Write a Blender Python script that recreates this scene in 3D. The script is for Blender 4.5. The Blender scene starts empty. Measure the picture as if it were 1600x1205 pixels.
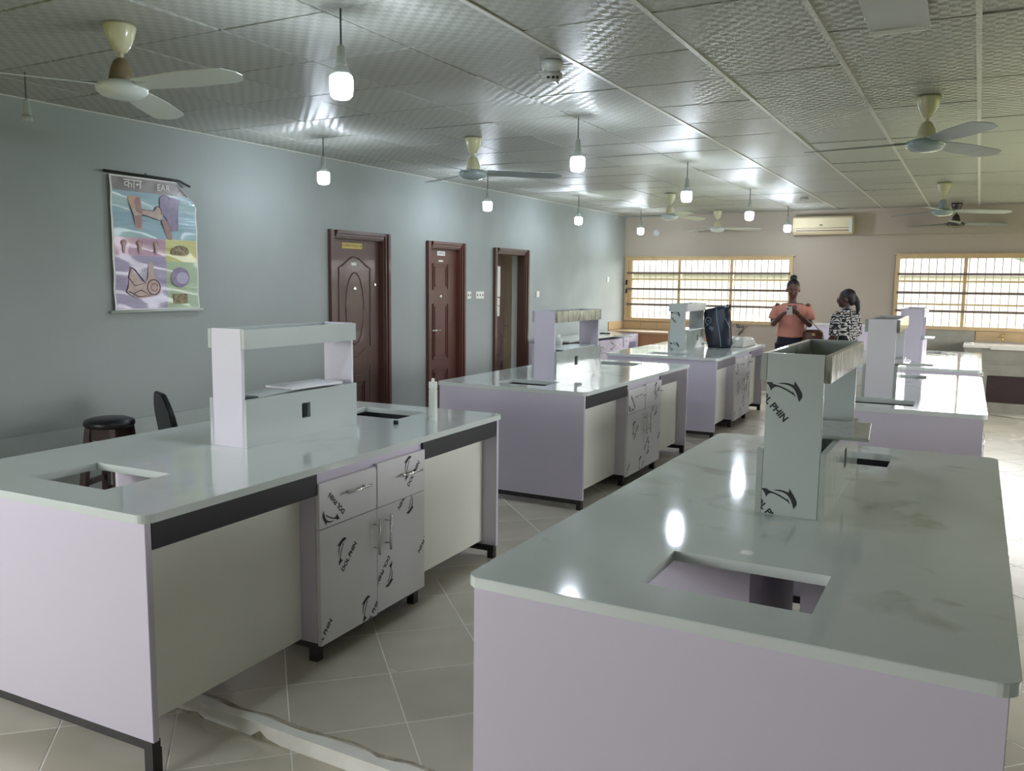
import bpy, bmesh, math, random
from mathutils import Vector, Matrix
random.seed(7)
SC = bpy.context.scene
COL = SC.collection
PI = math.pi

# ------------------------------------------------------------------ camera, world, light, exposure
F_PX, YAW, PITCH, ROLL, EYE = 1333.0, 0.497, 0.1197, 0.0110, 1.65
cam = bpy.data.cameras.new('camera')
cam.sensor_fit = 'HORIZONTAL'; cam.sensor_width = 36.0
cam.lens = 36.0 * F_PX / 1600.0
cam.clip_start = 0.05; cam.clip_end = 500
cam_o = bpy.data.objects.new('camera', cam); COL.objects.link(cam_o)
_f = Vector((-math.sin(YAW), math.cos(YAW), 0)); _r = Vector((math.cos(YAW), math.sin(YAW), 0)); _u = Vector((0, 0, 1))
_f2 = _f * math.cos(PITCH) - _u * math.sin(PITCH); _u2 = _u * math.cos(PITCH) + _f * math.sin(PITCH)
_r3 = _r * math.cos(ROLL) + _u2 * math.sin(ROLL); _u3 = -_r * math.sin(ROLL) + _u2 * math.cos(ROLL)
M = Matrix((_r3, _u3, -_f2)).transposed().to_4x4(); M.translation = (0, 0, EYE)
cam_o.matrix_world = M
SC.camera = cam_o

world = bpy.data.worlds.new('overcast_sky'); SC.world = world; world.use_nodes = True
WB = world.node_tree.nodes['Background']
WB.inputs[0].default_value = (0.965, 0.985, 1.0, 1); WB.inputs[1].default_value = 8.8
SC.view_settings.view_transform = 'Standard'; SC.view_settings.look = 'None'
SC.view_settings.gamma = 1.0; SC.view_settings.use_curve_mapping = False
SC.view_settings.exposure = 0.62
SC.cycles.max_bounces = 9; SC.cycles.diffuse_bounces = 5; SC.cycles.glossy_bounces = 4
SC.cycles.transparent_max_bounces = 12; SC.cycles.adaptive_threshold = 0.015
SC.cycles.sample_clamp_indirect = 6.0
SC.cycles.caustics_reflective = False; SC.cycles.caustics_refractive = False
BULB_STRENGTH = 115.0

# ------------------------------------------------------------------ materials
def lin(c):
    return tuple(((x / 255) / 12.92 if x / 255 <= 0.04045 else ((x / 255 + 0.055) / 1.055) ** 2.4) for x in c)
MATS = {}
def mat(name, col, rough=0.5, metal=0.0, spec=0.5, noise=None, bump=None, coat=0.0, alpha=None, emit=None, rnoise=None, randv=0.0, stretch=None):
    """noise=(scale, amount, colour2)  bump=(scale, strength)  rnoise=(scale, amount)"""
    m = bpy.data.materials.new(name); m.use_nodes = True
    nt = m.node_tree; N = nt.nodes; L = nt.links
    b = N['Principled BSDF']
    c = lin(col)
    b.inputs['Base Color'].default_value = (*c, 1); b.inputs['Roughness'].default_value = rough
    b.inputs['Metallic'].default_value = metal; b.inputs['Specular IOR Level'].default_value = spec
    if coat:
        b.inputs['Coat Weight'].default_value = coat; b.inputs['Coat Roughness'].default_value = 0.06
    if emit:
        b.inputs['Emission Color'].default_value = (*lin(emit[0]), 1); b.inputs['Emission Strength'].default_value = emit[1]
    tc = N.new('ShaderNodeTexCoord')
    src = tc.outputs['Object']
    if stretch:
        mp = N.new('ShaderNodeMapping'); mp.inputs['Scale'].default_value = stretch
        L.new(src, mp.inputs['Vector']); src = mp.outputs['Vector']
    colout = None
    if noise:
        t = N.new('ShaderNodeTexNoise'); t.inputs['Scale'].default_value = noise[0]; t.inputs['Detail'].default_value = 6
        t.inputs['Roughness'].default_value = 0.6
        L.new(src, t.inputs['Vector'])
        r = N.new('ShaderNodeValToRGB'); r.color_ramp.elements[0].position = 0.38; r.color_ramp.elements[1].position = 0.72
        L.new(t.outputs['Fac'], r.inputs['Fac'])
        mx = N.new('ShaderNodeMix'); mx.data_type = 'RGBA'
        mul = N.new('ShaderNodeMath'); mul.operation = 'MULTIPLY'; mul.inputs[1].default_value = noise[1]
        L.new(r.outputs['Color'], mul.inputs[0]); L.new(mul.outputs[0], mx.inputs['Factor'])
        mx.inputs['A'].default_value = (*c, 1); mx.inputs['B'].default_value = (*lin(noise[2]), 1)
        colout = mx.outputs['Result']
        L.new(colout, b.inputs['Base Color'])
    if randv:
        oi = N.new('ShaderNodeObjectInfo'); hs = N.new('ShaderNodeHueSaturation')
        ml = N.new('ShaderNodeMapRange'); ml.inputs['To Min'].default_value = 1 - randv; ml.inputs['To Max'].default_value = 1 + randv
        L.new(oi.outputs['Random'], ml.inputs['Value']); L.new(ml.outputs[0], hs.inputs['Value'])
        if colout: L.new(colout, hs.inputs['Color'])
        else: hs.inputs['Color'].default_value = (*c, 1)
        L.new(hs.outputs['Color'], b.inputs['Base Color'])
    if rnoise:
        t = N.new('ShaderNodeTexNoise'); t.inputs['Scale'].default_value = rnoise[0]; t.inputs['Detail'].default_value = 4
        L.new(src, t.inputs['Vector'])
        mr = N.new('ShaderNodeMapRange'); mr.inputs['From Min'].default_value = .3; mr.inputs['From Max'].default_value = .7
        mr.inputs['To Min'].default_value = rough; mr.inputs['To Max'].default_value = rough + rnoise[1]
        L.new(t.outputs['Fac'], mr.inputs['Value']); L.new(mr.outputs[0], b.inputs['Roughness'])
    if bump:
        t = N.new('ShaderNodeTexNoise'); t.inputs['Scale'].default_value = bump[0]; t.inputs['Detail'].default_value = 5
        L.new(src, t.inputs['Vector'])
        bp = N.new('ShaderNodeBump'); bp.inputs['Strength'].default_value = bump[1]; bp.inputs['Distance'].default_value = 0.01
        L.new(t.outputs['Fac'], bp.inputs['Height']); L.new(bp.outputs['Normal'], b.inputs['Normal'])
    if alpha is not None:
        out = N['Material Output']; tr = N.new('ShaderNodeBsdfTransparent'); ms = N.new('ShaderNodeMixShader')
        ms.inputs[0].default_value = alpha
        L.new(tr.outputs[0], ms.inputs[1]); L.new(b.outputs[0], ms.inputs[2]); L.new(ms.outputs[0], out.inputs['Surface'])
    MATS[name] = m
    return m

mat('wall_paint', (153, 159, 156), 0.55, noise=(1.3, .35, (142, 147, 143)), bump=(60, .08), rnoise=(3, .2))
mat('warmlit_wall_paint', (175, 163, 147), 0.6, noise=(1.3, .35, (165, 152, 136)), bump=(60, .08))  # warm light of the window end is mixed into this wall colour
mat('dado_paint', (164, 171, 168), 0.5, noise=(2.2, .6, (140, 144, 139)), bump=(40, .1))
mat('runner', (206, 205, 198), 0.4)
mat('ceiling_void', (60, 58, 52), 0.9)
mat('grout', (248, 246, 240), 0.8, noise=(8, .4, (215, 211, 202)))
mat('concrete', (176, 168, 150), 0.9, noise=(16, .9, (112, 104, 88)), bump=(40, .9))
mat('laminate', (208, 201, 216), 0.36, noise=(2.0, .2, (200, 193, 207)), rnoise=(2, .1))
mat('laminate_white', (228, 226, 230), 0.3, noise=(2.0, .25, (220, 218, 222)))
mat('laminate_pale', (226, 222, 234), 0.32, noise=(2.0, .2, (216, 212, 222)))
mat('panel_grey', (200, 201, 198), 0.35, noise=(1.5, .3, (190, 191, 187)))
mat('modesty_board', (238, 238, 228), 0.35, noise=(1.5, .3, (230, 230, 220)))
mat('shelf_board', (184, 192, 189), 0.25, noise=(1.5, .3, (172, 180, 176)))
mat('film', (176, 182, 176), 0.10, noise=(9, .5, (150, 154, 146)), bump=(14, .25), coat=.6)
mat('dirty_film', (172, 172, 160), 0.2, noise=(26, 1.0, (84, 80, 66)), bump=(20, .4), coat=.4, stretch=(1, 1, .3))
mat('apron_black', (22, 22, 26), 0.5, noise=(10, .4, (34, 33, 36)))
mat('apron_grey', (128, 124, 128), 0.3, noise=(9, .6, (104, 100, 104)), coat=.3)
mat('steel_black', (30, 29, 30), 0.5, noise=(15, .5, (62, 58, 54)))
mat('chrome', (214, 214, 210), 0.18, metal=1.0)
mat('print_ink', (24, 24, 30), 0.5)
mat('marble_edge', (214, 218, 210), 0.12)
mat('door_wood', (84, 56, 48), 0.36, noise=(6, .5, (64, 42, 38)), bump=(40, .15), stretch=(1, 6, .6), coat=.2)
mat('door_wood_red', (96, 58, 48), 0.34, noise=(6, .5, (74, 44, 38)), bump=(40, .15), stretch=(1, 6, .6), coat=.2)
mat('dark_rubber', (20, 18, 18), .6)
mat('sign_yellow', (196, 166, 62), .4)
mat('sign_white', (215, 213, 205), .4)
mat('paper', (222, 222, 216), .7, noise=(14, .25, (180, 180, 176)))
mat('switch_white', (232, 230, 222), .3)
mat('fan_cream', (200, 196, 158), .3, noise=(10, .3, (176, 170, 130)), coat=.4)
mat('fan_brown', (112, 98, 72), .5, noise=(8, .7, (150, 136, 104)))
mat('fan_blue', (150, 164, 164), .25, coat=.5)
mat('fan_white', (205, 210, 204), .3, coat=.3)
mat('fan_blade', (150, 158, 156), .35, noise=(6, .4, (120, 126, 122)))
mat('fan_dark', (48, 36, 32), .3, coat=.5)
mat('cord', (70, 72, 70), .5)
mat('holder', (178, 186, 180), .35)
mat('bulb_neck', (215, 222, 222), .35)
mat('bulb_lit', (235, 245, 255), .3, emit=((228, 240, 255), BULB_STRENGTH))
mat('ac_plastic', (218, 204, 168), .35, noise=(4, .5, (196, 178, 138)), coat=.2)
mat('window_frame', (202, 174, 130), .4, metal=.2, noise=(8, .4, (172, 150, 116)))
mat('window_rail', (112, 96, 88), .5, noise=(10, .4, (90, 76, 68)))
mat('burglar_bar', (136, 122, 94), .5)
mat('glass', (255, 255, 255), .02, alpha=.06)
mat('tile_cream', (182, 156, 118), .3, noise=(3, .3, (168, 142, 106)))
mat('counter_brown', (172, 122, 84), .45, noise=(3, .4, (150, 104, 70)))
mat('cement', (150, 148, 136), .7, noise=(4, .6, (124, 122, 112)), bump=(30, .2))
mat('sink_white', (228, 226, 216), .2, coat=.3)
mat('dark_panel', (56, 40, 42), .4, noise=(5, .4, (40, 28, 30)))
mat('brass', (196, 168, 92), .25, metal=1.0)
mat('leather_black', (24, 26, 30), .35, bump=(90, .1))
mat('stool_wood', (58, 38, 34), .4, noise=(8, .5, (40, 26, 24)), stretch=(4, 4, .7))
mat('plastic_black', (16, 18, 24), .25)
mat('silicone_white', (226, 230, 224), .35)
mat('plastic_clear', (222, 228, 228), .15, alpha=.55)
mat('bag_navy', (26, 32, 46), .32, noise=(9, .4, (38, 46, 62)), bump=(10, .35))
mat('bag_print', (120, 140, 160), .4)
mat('foil_white', (214, 214, 206), .25, noise=(16, .4, (170, 170, 160)), bump=(22, .8))
mat('hose_white', (226, 222, 206), .5)
mat('skin_brown', (92, 58, 46), .5)
mat('skin_dark', (74, 48, 40), .5)
mat('hair_black', (20, 17, 18), .5, bump=(120, .4))
mat('pink_cloth', (206, 138, 122), .8, noise=(9, .35, (188, 120, 106)), bump=(25, .3))
mat('trouser_navy', (24, 24, 38), .8)
mat('shoe_black', (18, 17, 18), .4)
mat('eye_white', (150, 134, 124), .5)
mat('lip', (110, 58, 52), .4)
mat('handbag_brown', (92, 58, 44), .4, bump=(60, .2))
mat('strap_tan', (196, 168, 132), .5)
mat('phone_black', (20, 20, 24), .15)
mat('phone_case', (224, 222, 216), .3)
mat('grass', (98, 108, 66), .95, noise=(.35, .7, (116, 116, 84)))
mat('tree_leaf', (76, 84, 66), .95, noise=(3, .6, (90, 98, 78)))
mat('house_wall', (150, 146, 136), .9)
mat('house_roof', (88, 84, 82), .8, noise=(3, .4, (78, 74, 72)))
mat('house_window', (112, 115, 117), .2)
mat('hill', (80, 85, 88), 1.0, noise=(.05, .5, (72, 78, 78)))
mat('trunk', (92, 76, 60), .9)
mat('p_blue', (140, 172, 184), .35, noise=(6, .5, (112, 146, 162)), stretch=(1, .6, 5), bump=(5, .5), coat=.5)
mat('p_head', (146, 136, 136), .35, noise=(14, .6, (110, 100, 104)), bump=(8, .3), coat=.5)
mat('p_pink', (190, 150, 172), .35, noise=(6, .4, (170, 138, 170)), stretch=(1, .6, 5), bump=(5, .5), coat=.5)
mat('p_violet', (160, 148, 178), .35, noise=(6, .5, (134, 122, 156)), stretch=(1, .6, 5), bump=(5, .5), coat=.5)
mat('p_yellow', (196, 190, 122), .35, noise=(6, .4, (176, 180, 128)), stretch=(1, .6, 5), bump=(5, .5), coat=.5)
mat('p_green', (164, 182, 148), .35, noise=(6, .4, (150, 170, 150)), stretch=(1, .6, 5), bump=(5, .5), coat=.5)
mat('p_skin', (188, 164, 156), .35, noise=(20, .7, (160, 128, 122)))
mat('p_orange', (188, 158, 128), .35, noise=(24, .7, (166, 128, 96)))
mat('p_red', (160, 118, 112), .35, noise=(24, .8, (128, 88, 88)))
mat('p_purple', (136, 120, 152), .35, noise=(30, .8, (100, 84, 118)))
mat('p_line', (96, 70, 76), .4)
mat('p_dark', (74, 62, 44), .4, noise=(40, .9, (190, 170, 120)))
mat('p_white', (224, 222, 216), .4)

def marble(name, dirt):
    m = mat(name, (212, 219, 216), .05, noise=(1.6, .5, (196, 206, 201)), rnoise=(3, .05))
    nt = m.node_tree; N = nt.nodes; L = nt.links; b = N['Principled BSDF']
    src = b.inputs['Base Color'].links[0].from_socket
    tc = N.new('ShaderNodeTexCoord'); t = N.new('ShaderNodeTexNoise'); t.inputs['Scale'].default_value = 2.3; t.inputs['Detail'].default_value = 9
    t.inputs['Distortion'].default_value = 1.4
    L.new(tc.outputs['Object'], t.inputs['Vector'])
    r = N.new('ShaderNodeValToRGB'); r.color_ramp.elements[0].position = .56; r.color_ramp.elements[1].position = .78
    L.new(t.outputs['Fac'], r.inputs['Fac'])
    mu = N.new('ShaderNodeMath'); mu.operation = 'MULTIPLY'; mu.inputs[1].default_value = dirt
    L.new(r.outputs['Color'], mu.inputs[0])
    mx = N.new('ShaderNodeMix'); mx.data_type = 'RGBA'; mx.inputs['B'].default_value = (*lin((132, 132, 116)), 1)
    L.new(mu.outputs[0], mx.inputs['Factor']); L.new(src, mx.inputs['A']); L.new(mx.outputs['Result'], b.inputs['Base Color'])
    return m
marble('worktop_clean', .25); marble('worktop_dusty', .8)

def ceiling_tile_mat():
    # basket-weave foil: alternate squares are brushed along x and along y
    m = mat('ceiling_tile', (206, 208, 205), .3, randv=.05)
    nt = m.node_tree; N = nt.nodes; L = nt.links; b = N['Principled BSDF']
    tc = N.new('ShaderNodeTexCoord')
    ck = N.new('ShaderNodeTexChecker'); ck.inputs['Scale'].default_value = 1 / .04
    ck.inputs['Color1'].default_value = (1, 0, 0, 1); ck.inputs['Color2'].default_value = (0, 1, 0, 1)
    of = N.new('ShaderNodeVectorMath'); of.operation = 'ADD'; of.inputs[1].default_value = (.003, .003, .02)
    L.new(tc.outputs['Object'], of.inputs[0]); L.new(of.outputs[0], ck.inputs['Vector'])
    L.new(ck.outputs['Color'], b.inputs['Tangent'])
    ci = N.new('ShaderNodeMix'); ci.data_type = 'RGBA'; ci.inputs['A'].default_value = (*lin((174, 175, 166)), 1); ci.inputs['B'].default_value = (*lin((157, 158, 149)), 1)  # sheen contrast of the weave squares is also put into the colour
    L.new(ck.outputs['Fac'], ci.inputs['Factor'])
    hsv = [n for n in N if n.type == 'HUE_SAT'][0]; L.new(ci.outputs['Result'], hsv.inputs['Color'])
    b.inputs['Anisotropic'].default_value = .93; b.inputs['Roughness'].default_value = .46
    b.inputs['Metallic'].default_value = .08; b.inputs['Specular IOR Level'].default_value = .8
    w = N.new('ShaderNodeTexNoise'); w.inputs['Scale'].default_value = 4; L.new(tc.outputs['Object'], w.inputs['Vector'])
    ad = N.new('ShaderNodeMath'); ad.operation = 'MULTIPLY_ADD'; ad.inputs[1].default_value = 2.0
    L.new(w.outputs['Fac'], ad.inputs[0]); L.new(ck.outputs['Fac'], ad.inputs[2])
    bp = N.new('ShaderNodeBump'); bp.inputs['Strength'].default_value = .25; bp.inputs['Distance'].default_value = .0015
    L.new(ad.outputs[0], bp.inputs['Height']); L.new(bp.outputs['Normal'], b.inputs['Normal'])
ceiling_tile_mat()

def floor_tile_mat():
    m = mat('floor_tile', (212, 206, 190), .2, noise=(2.2, .6, (180, 173, 156)), rnoise=(2, .08), randv=.05)
    nt = m.node_tree; N = nt.nodes; L = nt.links
    oi = N.new('ShaderNodeObjectInfo')
    for n in list(N):
        if n.type == 'TEX_NOISE':
            n.noise_dimensions = '4D'; n.inputs['Detail'].default_value = 2
            mm = N.new('ShaderNodeMath'); mm.operation = 'MULTIPLY'; mm.inputs[1].default_value = 40
            L.new(oi.outputs['Random'], mm.inputs[0]); L.new(mm.outputs[0], n.inputs['W'])
floor_tile_mat()

def dash_mat():
    m = mat('dash_print', (20, 20, 30), .8)
    nt = m.node_tree; N = nt.nodes; L = nt.links; b = N['Principled BSDF']
    tc = N.new('ShaderNodeTexCoord'); sp = N.new('ShaderNodeSeparateXYZ'); L.new(tc.outputs['Object'], sp.inputs[0])
    a = N.new('ShaderNodeMath'); a.operation = 'MULTIPLY_ADD'; a.inputs[1].default_value = .8
    L.new(sp.outputs['Y'], a.inputs[0]); L.new(sp.outputs['X'], a.inputs[2])
    cb = N.new('ShaderNodeCombineXYZ'); L.new(a.outputs[0], cb.inputs[0]); L.new(sp.outputs['Z'], cb.inputs[1])
    vo = N.new('ShaderNodeTexVoronoi'); vo.voronoi_dimensions = '2D'; vo.inputs['Scale'].default_value = 34; vo.inputs['Randomness'].default_value = .6
    L.new(cb.outputs[0], vo.inputs['Vector'])
    sc = N.new('ShaderNodeVectorMath'); sc.operation = 'SCALE'; sc.inputs['Scale'].default_value = 1.0
    L.new(cb.outputs[0], sc.inputs[0])
    df = N.new('ShaderNodeVectorMath'); df.operation = 'SUBTRACT'; L.new(sc.outputs[0], df.inputs[0]); L.new(vo.outputs['Position'], df.inputs[1])
    s2 = N.new('ShaderNodeSeparateColor'); L.new(vo.outputs['Color'], s2.inputs[0])
    an = N.new('ShaderNodeMath'); an.operation = 'MULTIPLY'; an.inputs[1].default_value = 6.28; L.new(s2.outputs[0], an.inputs[0])
    ro = N.new('ShaderNodeVectorRotate'); ro.rotation_type = 'Z_AXIS'; L.new(df.outputs[0], ro.inputs['Vector']); L.new(an.outputs[0], ro.inputs['Angle'])
    s3 = N.new('ShaderNodeSeparateXYZ'); L.new(ro.outputs[0], s3.inputs[0])
    def lt(sock, v):
        ab = N.new('ShaderNodeMath'); ab.operation = 'ABSOLUTE'; L.new(sock, ab.inputs[0])
        l = N.new('ShaderNodeMath'); l.operation = 'LESS_THAN'; l.inputs[1].default_value = v; L.new(ab.outputs[0], l.inputs[0]); return l.outputs[0]
    mu = N.new('ShaderNodeMath'); mu.operation = 'MULTIPLY'; L.new(lt(s3.outputs[0],   .0135), mu.inputs[0]); L.new(lt(s3.outputs[1], .0050), mu.inputs[1])
    mx = N.new('ShaderNodeMix'); mx.data_type = 'RGBA'; mx.inputs['A'].default_value = (*lin((20, 20, 30)), 1); mx.inputs['B'].default_value = (*lin((214, 210, 204)), 1)
    L.new(mu.outputs[0], mx.inputs['Factor']); L.new(mx.outputs['Result'], b.inputs['Base Color'])
dash_mat()

# ------------------------------------------------------------------ geometry helpers
class G:
    def __init__(s): s.v = []; s.f = []
    def add(s, vs, fs):
        o = len(s.v); s.v += [tuple(p) for p in vs]; s.f += [tuple(i + o for i in f) for f in fs]; return s
    def box(s, a, b):
        x0, y0, z0 = a; x1, y1, z1 = b
        return s.add([(x0, y0, z0), (x1, y0, z0), (x1, y1, z0), (x0, y1, z0), (x0, y0, z1), (x1, y0, z1), (x1, y1, z1), (x0, y1, z1)],
                     [(0, 3, 2, 1), (4, 5, 6, 7), (0, 1, 5, 4), (1, 2, 6, 5), (2, 3, 7, 6), (3, 0, 4, 7)])
    def prism(s, pts, z0, z1):
        n = len(pts)
        return s.add([(x, y, z0) for x, y in pts] + [(x, y, z1) for x, y in pts],
                     [tuple(range(n - 1, -1, -1)), tuple(range(n, 2 * n))] + [(i, (i + 1) % n, n + (i + 1) % n, n + i) for i in range(n)])
    def lathe(s, prof, n=20, c=(0, 0, 0)):
        vs = []; fs = []
        for r, z in prof:
            for i in range(n):
                a = 2 * PI * i / n; vs.append((c[0] + r * math.cos(a), c[1] + r * math.sin(a), c[2] + z))
        for j in range(len(prof) - 1):
            for i in range(n):
                k = (i + 1) % n; fs.append((j * n + i, j * n + k, (j + 1) * n + k, (j + 1) * n + i))
        fs.append(tuple(range(n - 1, -1, -1))); fs.append(tuple((len(prof) - 1) * n + i for i in range(n)))
        return s.add(vs, fs)
    def loft(s, rings, n=12, up=(0, 0, 1)):
        """rings: (centre, rx, ry); cross-section frame follows the path"""
        P = [Vector(r[0]) for r in rings]; vs = []; fs = []
        upv = Vector(up); pa = None
        for k, (c, rx, ry) in enumerate(rings):
            t = (P[min(k + 1, len(P) - 1)] - P[max(k - 1, 0)])
            t = t.normalized() if t.length > 1e-9 else Vector((0, 0, 1))
            a = upv.cross(t)
            if a.length < 1e-3: a = Vector((1, 0, 0)) - t * t.x
            if a.length < 1e-3: a = Vector((0, 1, 0))
            a.normalize()
            if pa is not None and a.dot(pa) < 0: a = -a
            pa = a; b = t.cross(a)
            for i in range(n):
                th = 2 * PI * i / n; vs.append(P[k] + a * rx * math.cos(th) + b * ry * math.sin(th))
        m = len(rings)
        for j in range(m - 1):
            for i in range(n):
                k = (i + 1) % n; fs.append((j * n + i, j * n + k, (j + 1) * n + k, (j + 1) * n + i))
        fs.append(tuple(range(n - 1, -1, -1))); fs.append(tuple((m - 1) * n + i for i in range(n)))
        return s.add(vs, fs)
    def tube(s, pts, r, n=8): return s.loft([(p, r, r) for p in pts], n, up=(.03, .02, 1))
    def ell(s, c, r, n=14, m=9, rot=None):
        vs = []; fs = []
        for j in range(1, m):
            ph = PI * j / m
            for i in range(n):
                th = 2 * PI * i / n
                p = Vector((r[0] * math.sin(ph) * math.cos(th), r[1] * math.sin(ph) * math.sin(th), -r[2] * math.cos(ph)))
                if rot: p = rot @ p
                vs.append(Vector(c) + p)
        for j in range(m - 2):
            for i in range(n):
                k = (i + 1) % n; fs.append((j * n + i, j * n + k, (j + 1) * n + k, (j + 1) * n + i))
        pb = Vector((0, 0, -r[2])); pt = Vector((0, 0, r[2]))
        if rot: pb = rot @ pb; pt = rot @ pt
        vs += [Vector(c) + pb, Vector(c) + pt]; b = len(vs) - 2
        for i in range(n):
            k = (i + 1) % n; fs.append((b, k, i)); fs.append((b + 1, (m - 2) * n + i, (m - 2) * n + k))
        return s.add(vs, fs)
    def mesh(s, name, bevel=0, seg=2, smooth=False):
        me = bpy.data.meshes.new(name); me.from_pydata(s.v, [], s.f)
        if bevel:
            bm = bmesh.new(); bm.from_mesh(me)
            bmesh.ops.bevel(bm, geom=bm.edges[:], offset=bevel, segments=seg, affect='EDGES', clamp_overlap=True)
            bm.to_mesh(me); bm.free()
        if smooth:
            for p in me.polygons: p.use_smooth = True
        me.update(); return me
    def obj(s, name, m, parent=None, bevel=0, seg=2, smooth=False, loc=None, rz=None):
        return link(name, s.mesh(name, bevel, seg, smooth), m, parent, loc, rz)
def link(name, me, m, parent=None, loc=None, rz=None):
    if m and not me.materials: me.materials.append(MATS[m] if isinstance(m, str) else m)
    o = bpy.data.objects.new(name, me); COL.objects.link(o)
    if parent: o.parent = parent
    if loc is not None: o.location = loc
    if rz is not None: o.rotation_euler = (0, 0, rz)
    return o
def tag(o, label=None, cat=None, group=None, kind=None):
    if label: o['label'] = label
    if cat: o['category'] = cat
    if group: o['group'] = group
    if kind: o['kind'] = kind
    return o
def thing(name, label, cat, loc=(0, 0, 0), rz=0, group=None, kind=None):
    o = bpy.data.objects.new(name, None); COL.objects.link(o); o.empty_display_size = .1
    o.location = loc; o.rotation_euler = (0, 0, rz)
    return tag(o, label, cat, group, kind)
def copy_tree(o, parent=None):
    c = o.copy(); COL.objects.link(c)
    if parent: c.parent = parent
    for ch in list(o.children): copy_tree(ch, c)
    return c
def B(name, a, b, m, parent=None, bevel=0, **k): return G().box(a, b).obj(name, m, parent, bevel, **k)
def text_mesh(body, size, bold=0.0):
    cu = bpy.data.curves.new('lettering', 'FONT'); cu.body = body; cu.size = size; cu.offset = bold; cu.align_x = 'CENTER'; cu.align_y = 'CENTER'; cu.resolution_u = 3
    o = bpy.data.objects.new('lettering', cu); COL.objects.link(o)
    dg = bpy.context.evaluated_depsgraph_get(); me = bpy.data.meshes.new_from_object(o.evaluated_get(dg))
    V = [tuple(v.co[:2]) for v in me.vertices]; Fs = [tuple(p.vertices) for p in me.polygons]
    bpy.data.objects.remove(o); bpy.data.curves.remove(cu); bpy.data.meshes.remove(me)
    return V, Fs
def flat(name, V2, F2, m, parent, frame, off=.0008, clip=None):
    """flat print: 2D verts on a plane. frame=(origin, u, v); optional clip=(u0,u1,v0,v1)"""
    o, u, v = (Vector(x) for x in frame); n = u.cross(v)
    bm = bmesh.new(); vs = [bm.verts.new((x, y, 0)) for x, y in V2]
    for f in F2:
        try: bm.faces.new([vs[i] for i in f])
        except ValueError: pass
    if clip:
        for co, no in (((clip[0], 0, 0), (-1, 0, 0)), ((clip[1], 0, 0), (1, 0, 0)), ((0, clip[2], 0), (0, -1, 0)), ((0, clip[3], 0), (0, 1, 0))):
            bmesh.ops.bisect_plane(bm, geom=bm.verts[:] + bm.edges[:] + bm.faces[:], plane_co=co, plane_no=no, clear_outer=True)
    if not bm.faces: bm.free(); return None
    for q in bm.verts: q.co = o + u * q.co.x + v * q.co.y + n * off
    for f in bm.faces:
        f.normal_update()
        if f.normal.dot(n) < 0: f.normal_flip()
    me = bpy.data.meshes.new(name); bm.to_mesh(me); bm.free()
    return link(name, me, m, parent)

# ------------------------------------------------------------------ dimensions
ZC = 2.776                                   # ceiling
RO = (-5.439, 0.0, 0.0); RR = -0.01224       # room frame: left wall is its x=0 plane, back wall its y=YB plane
YB = 13.641; XR = 9.9; YF = -3.2
RM = Matrix.Translation(RO) @ Matrix.Rotation(RR, 4, 'Z')
def room(x, y, z=0): return RM @ Vector((x, y, z))

# ------------------------------------------------------------------ room shell
def wall_with_holes(name, length0, length1, holes, m, axis, pos, t, top=ZC + .25):
    """axis 'y': wall along y at x in [pos-t,pos]; axis 'x': wall along x at y in [pos,pos+t]. holes=(a0,a1,z0,z1)"""
    g = G()
    def put(a0, a1, z0, z1):
        if a1 - a0 < 1e-4 or z1 - z0 < 1e-4: return
        if axis == 'y': g.box((min(pos, pos + t), a0, z0), (max(pos, pos + t), a1, z1))
        else: g.box((a0, min(pos, pos + t), z0), (a1, max(pos, pos + t), z1))
    cur = length0
    for a0, a1, z0, z1 in sorted(holes):
        put(cur, a0, -.3, top); put(a0, a1, -.3, z0); put(a0, a1, z1, top); cur = a1
    put(cur, length1, -.3, top)
    o = g.obj(name, m, loc=RO, rz=RR); tag(o, kind='structure'); return o
D1 = (6.31, 7.11, 2.075); D2 = (7.90, 8.555, 2.045); D3 = (9.35, 10.135, 2.03)
LWIN_ADDED = [(-2.4, .7, .95, 2.2)]  # unseen window, added to light the front of the left bench
wl = wall_with_holes('wall_left', YF - .2, YB + .2, LWIN_ADDED + [(d[0], d[1], 0.0, d[2]) for d in (D1, D2, D3)], 'wall_paint', 'y', 0, -.2)
W1 = (.03, 2.755, 1.045, 2.10); W2 = (4.195, 6.92, 1.06, 2.115)
wb = wall_with_holes('wall_back', 0, XR, [W1, W2], 'warmlit_wall_paint', 'x', YB, .2)
RWIN_ADDED = [(4.9, 8.5, .9, 2.45), (9.3, 13.3, .9, 2.45)]  # unseen windows, added for daylight from the right
wr = wall_with_holes('wall_right', YF - .2, YB + .2, RWIN_ADDED, 'wall_paint', 'y', XR, .2)
FWIN_ADDED = [(.8, 2.8, .95, 2.2)]  # unseen window behind the camera, added for front daylight
wf = wall_with_holes('wall_front', 0, XR, FWIN_ADDED, 'wall_paint', 'x', YF, -.2)
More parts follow.
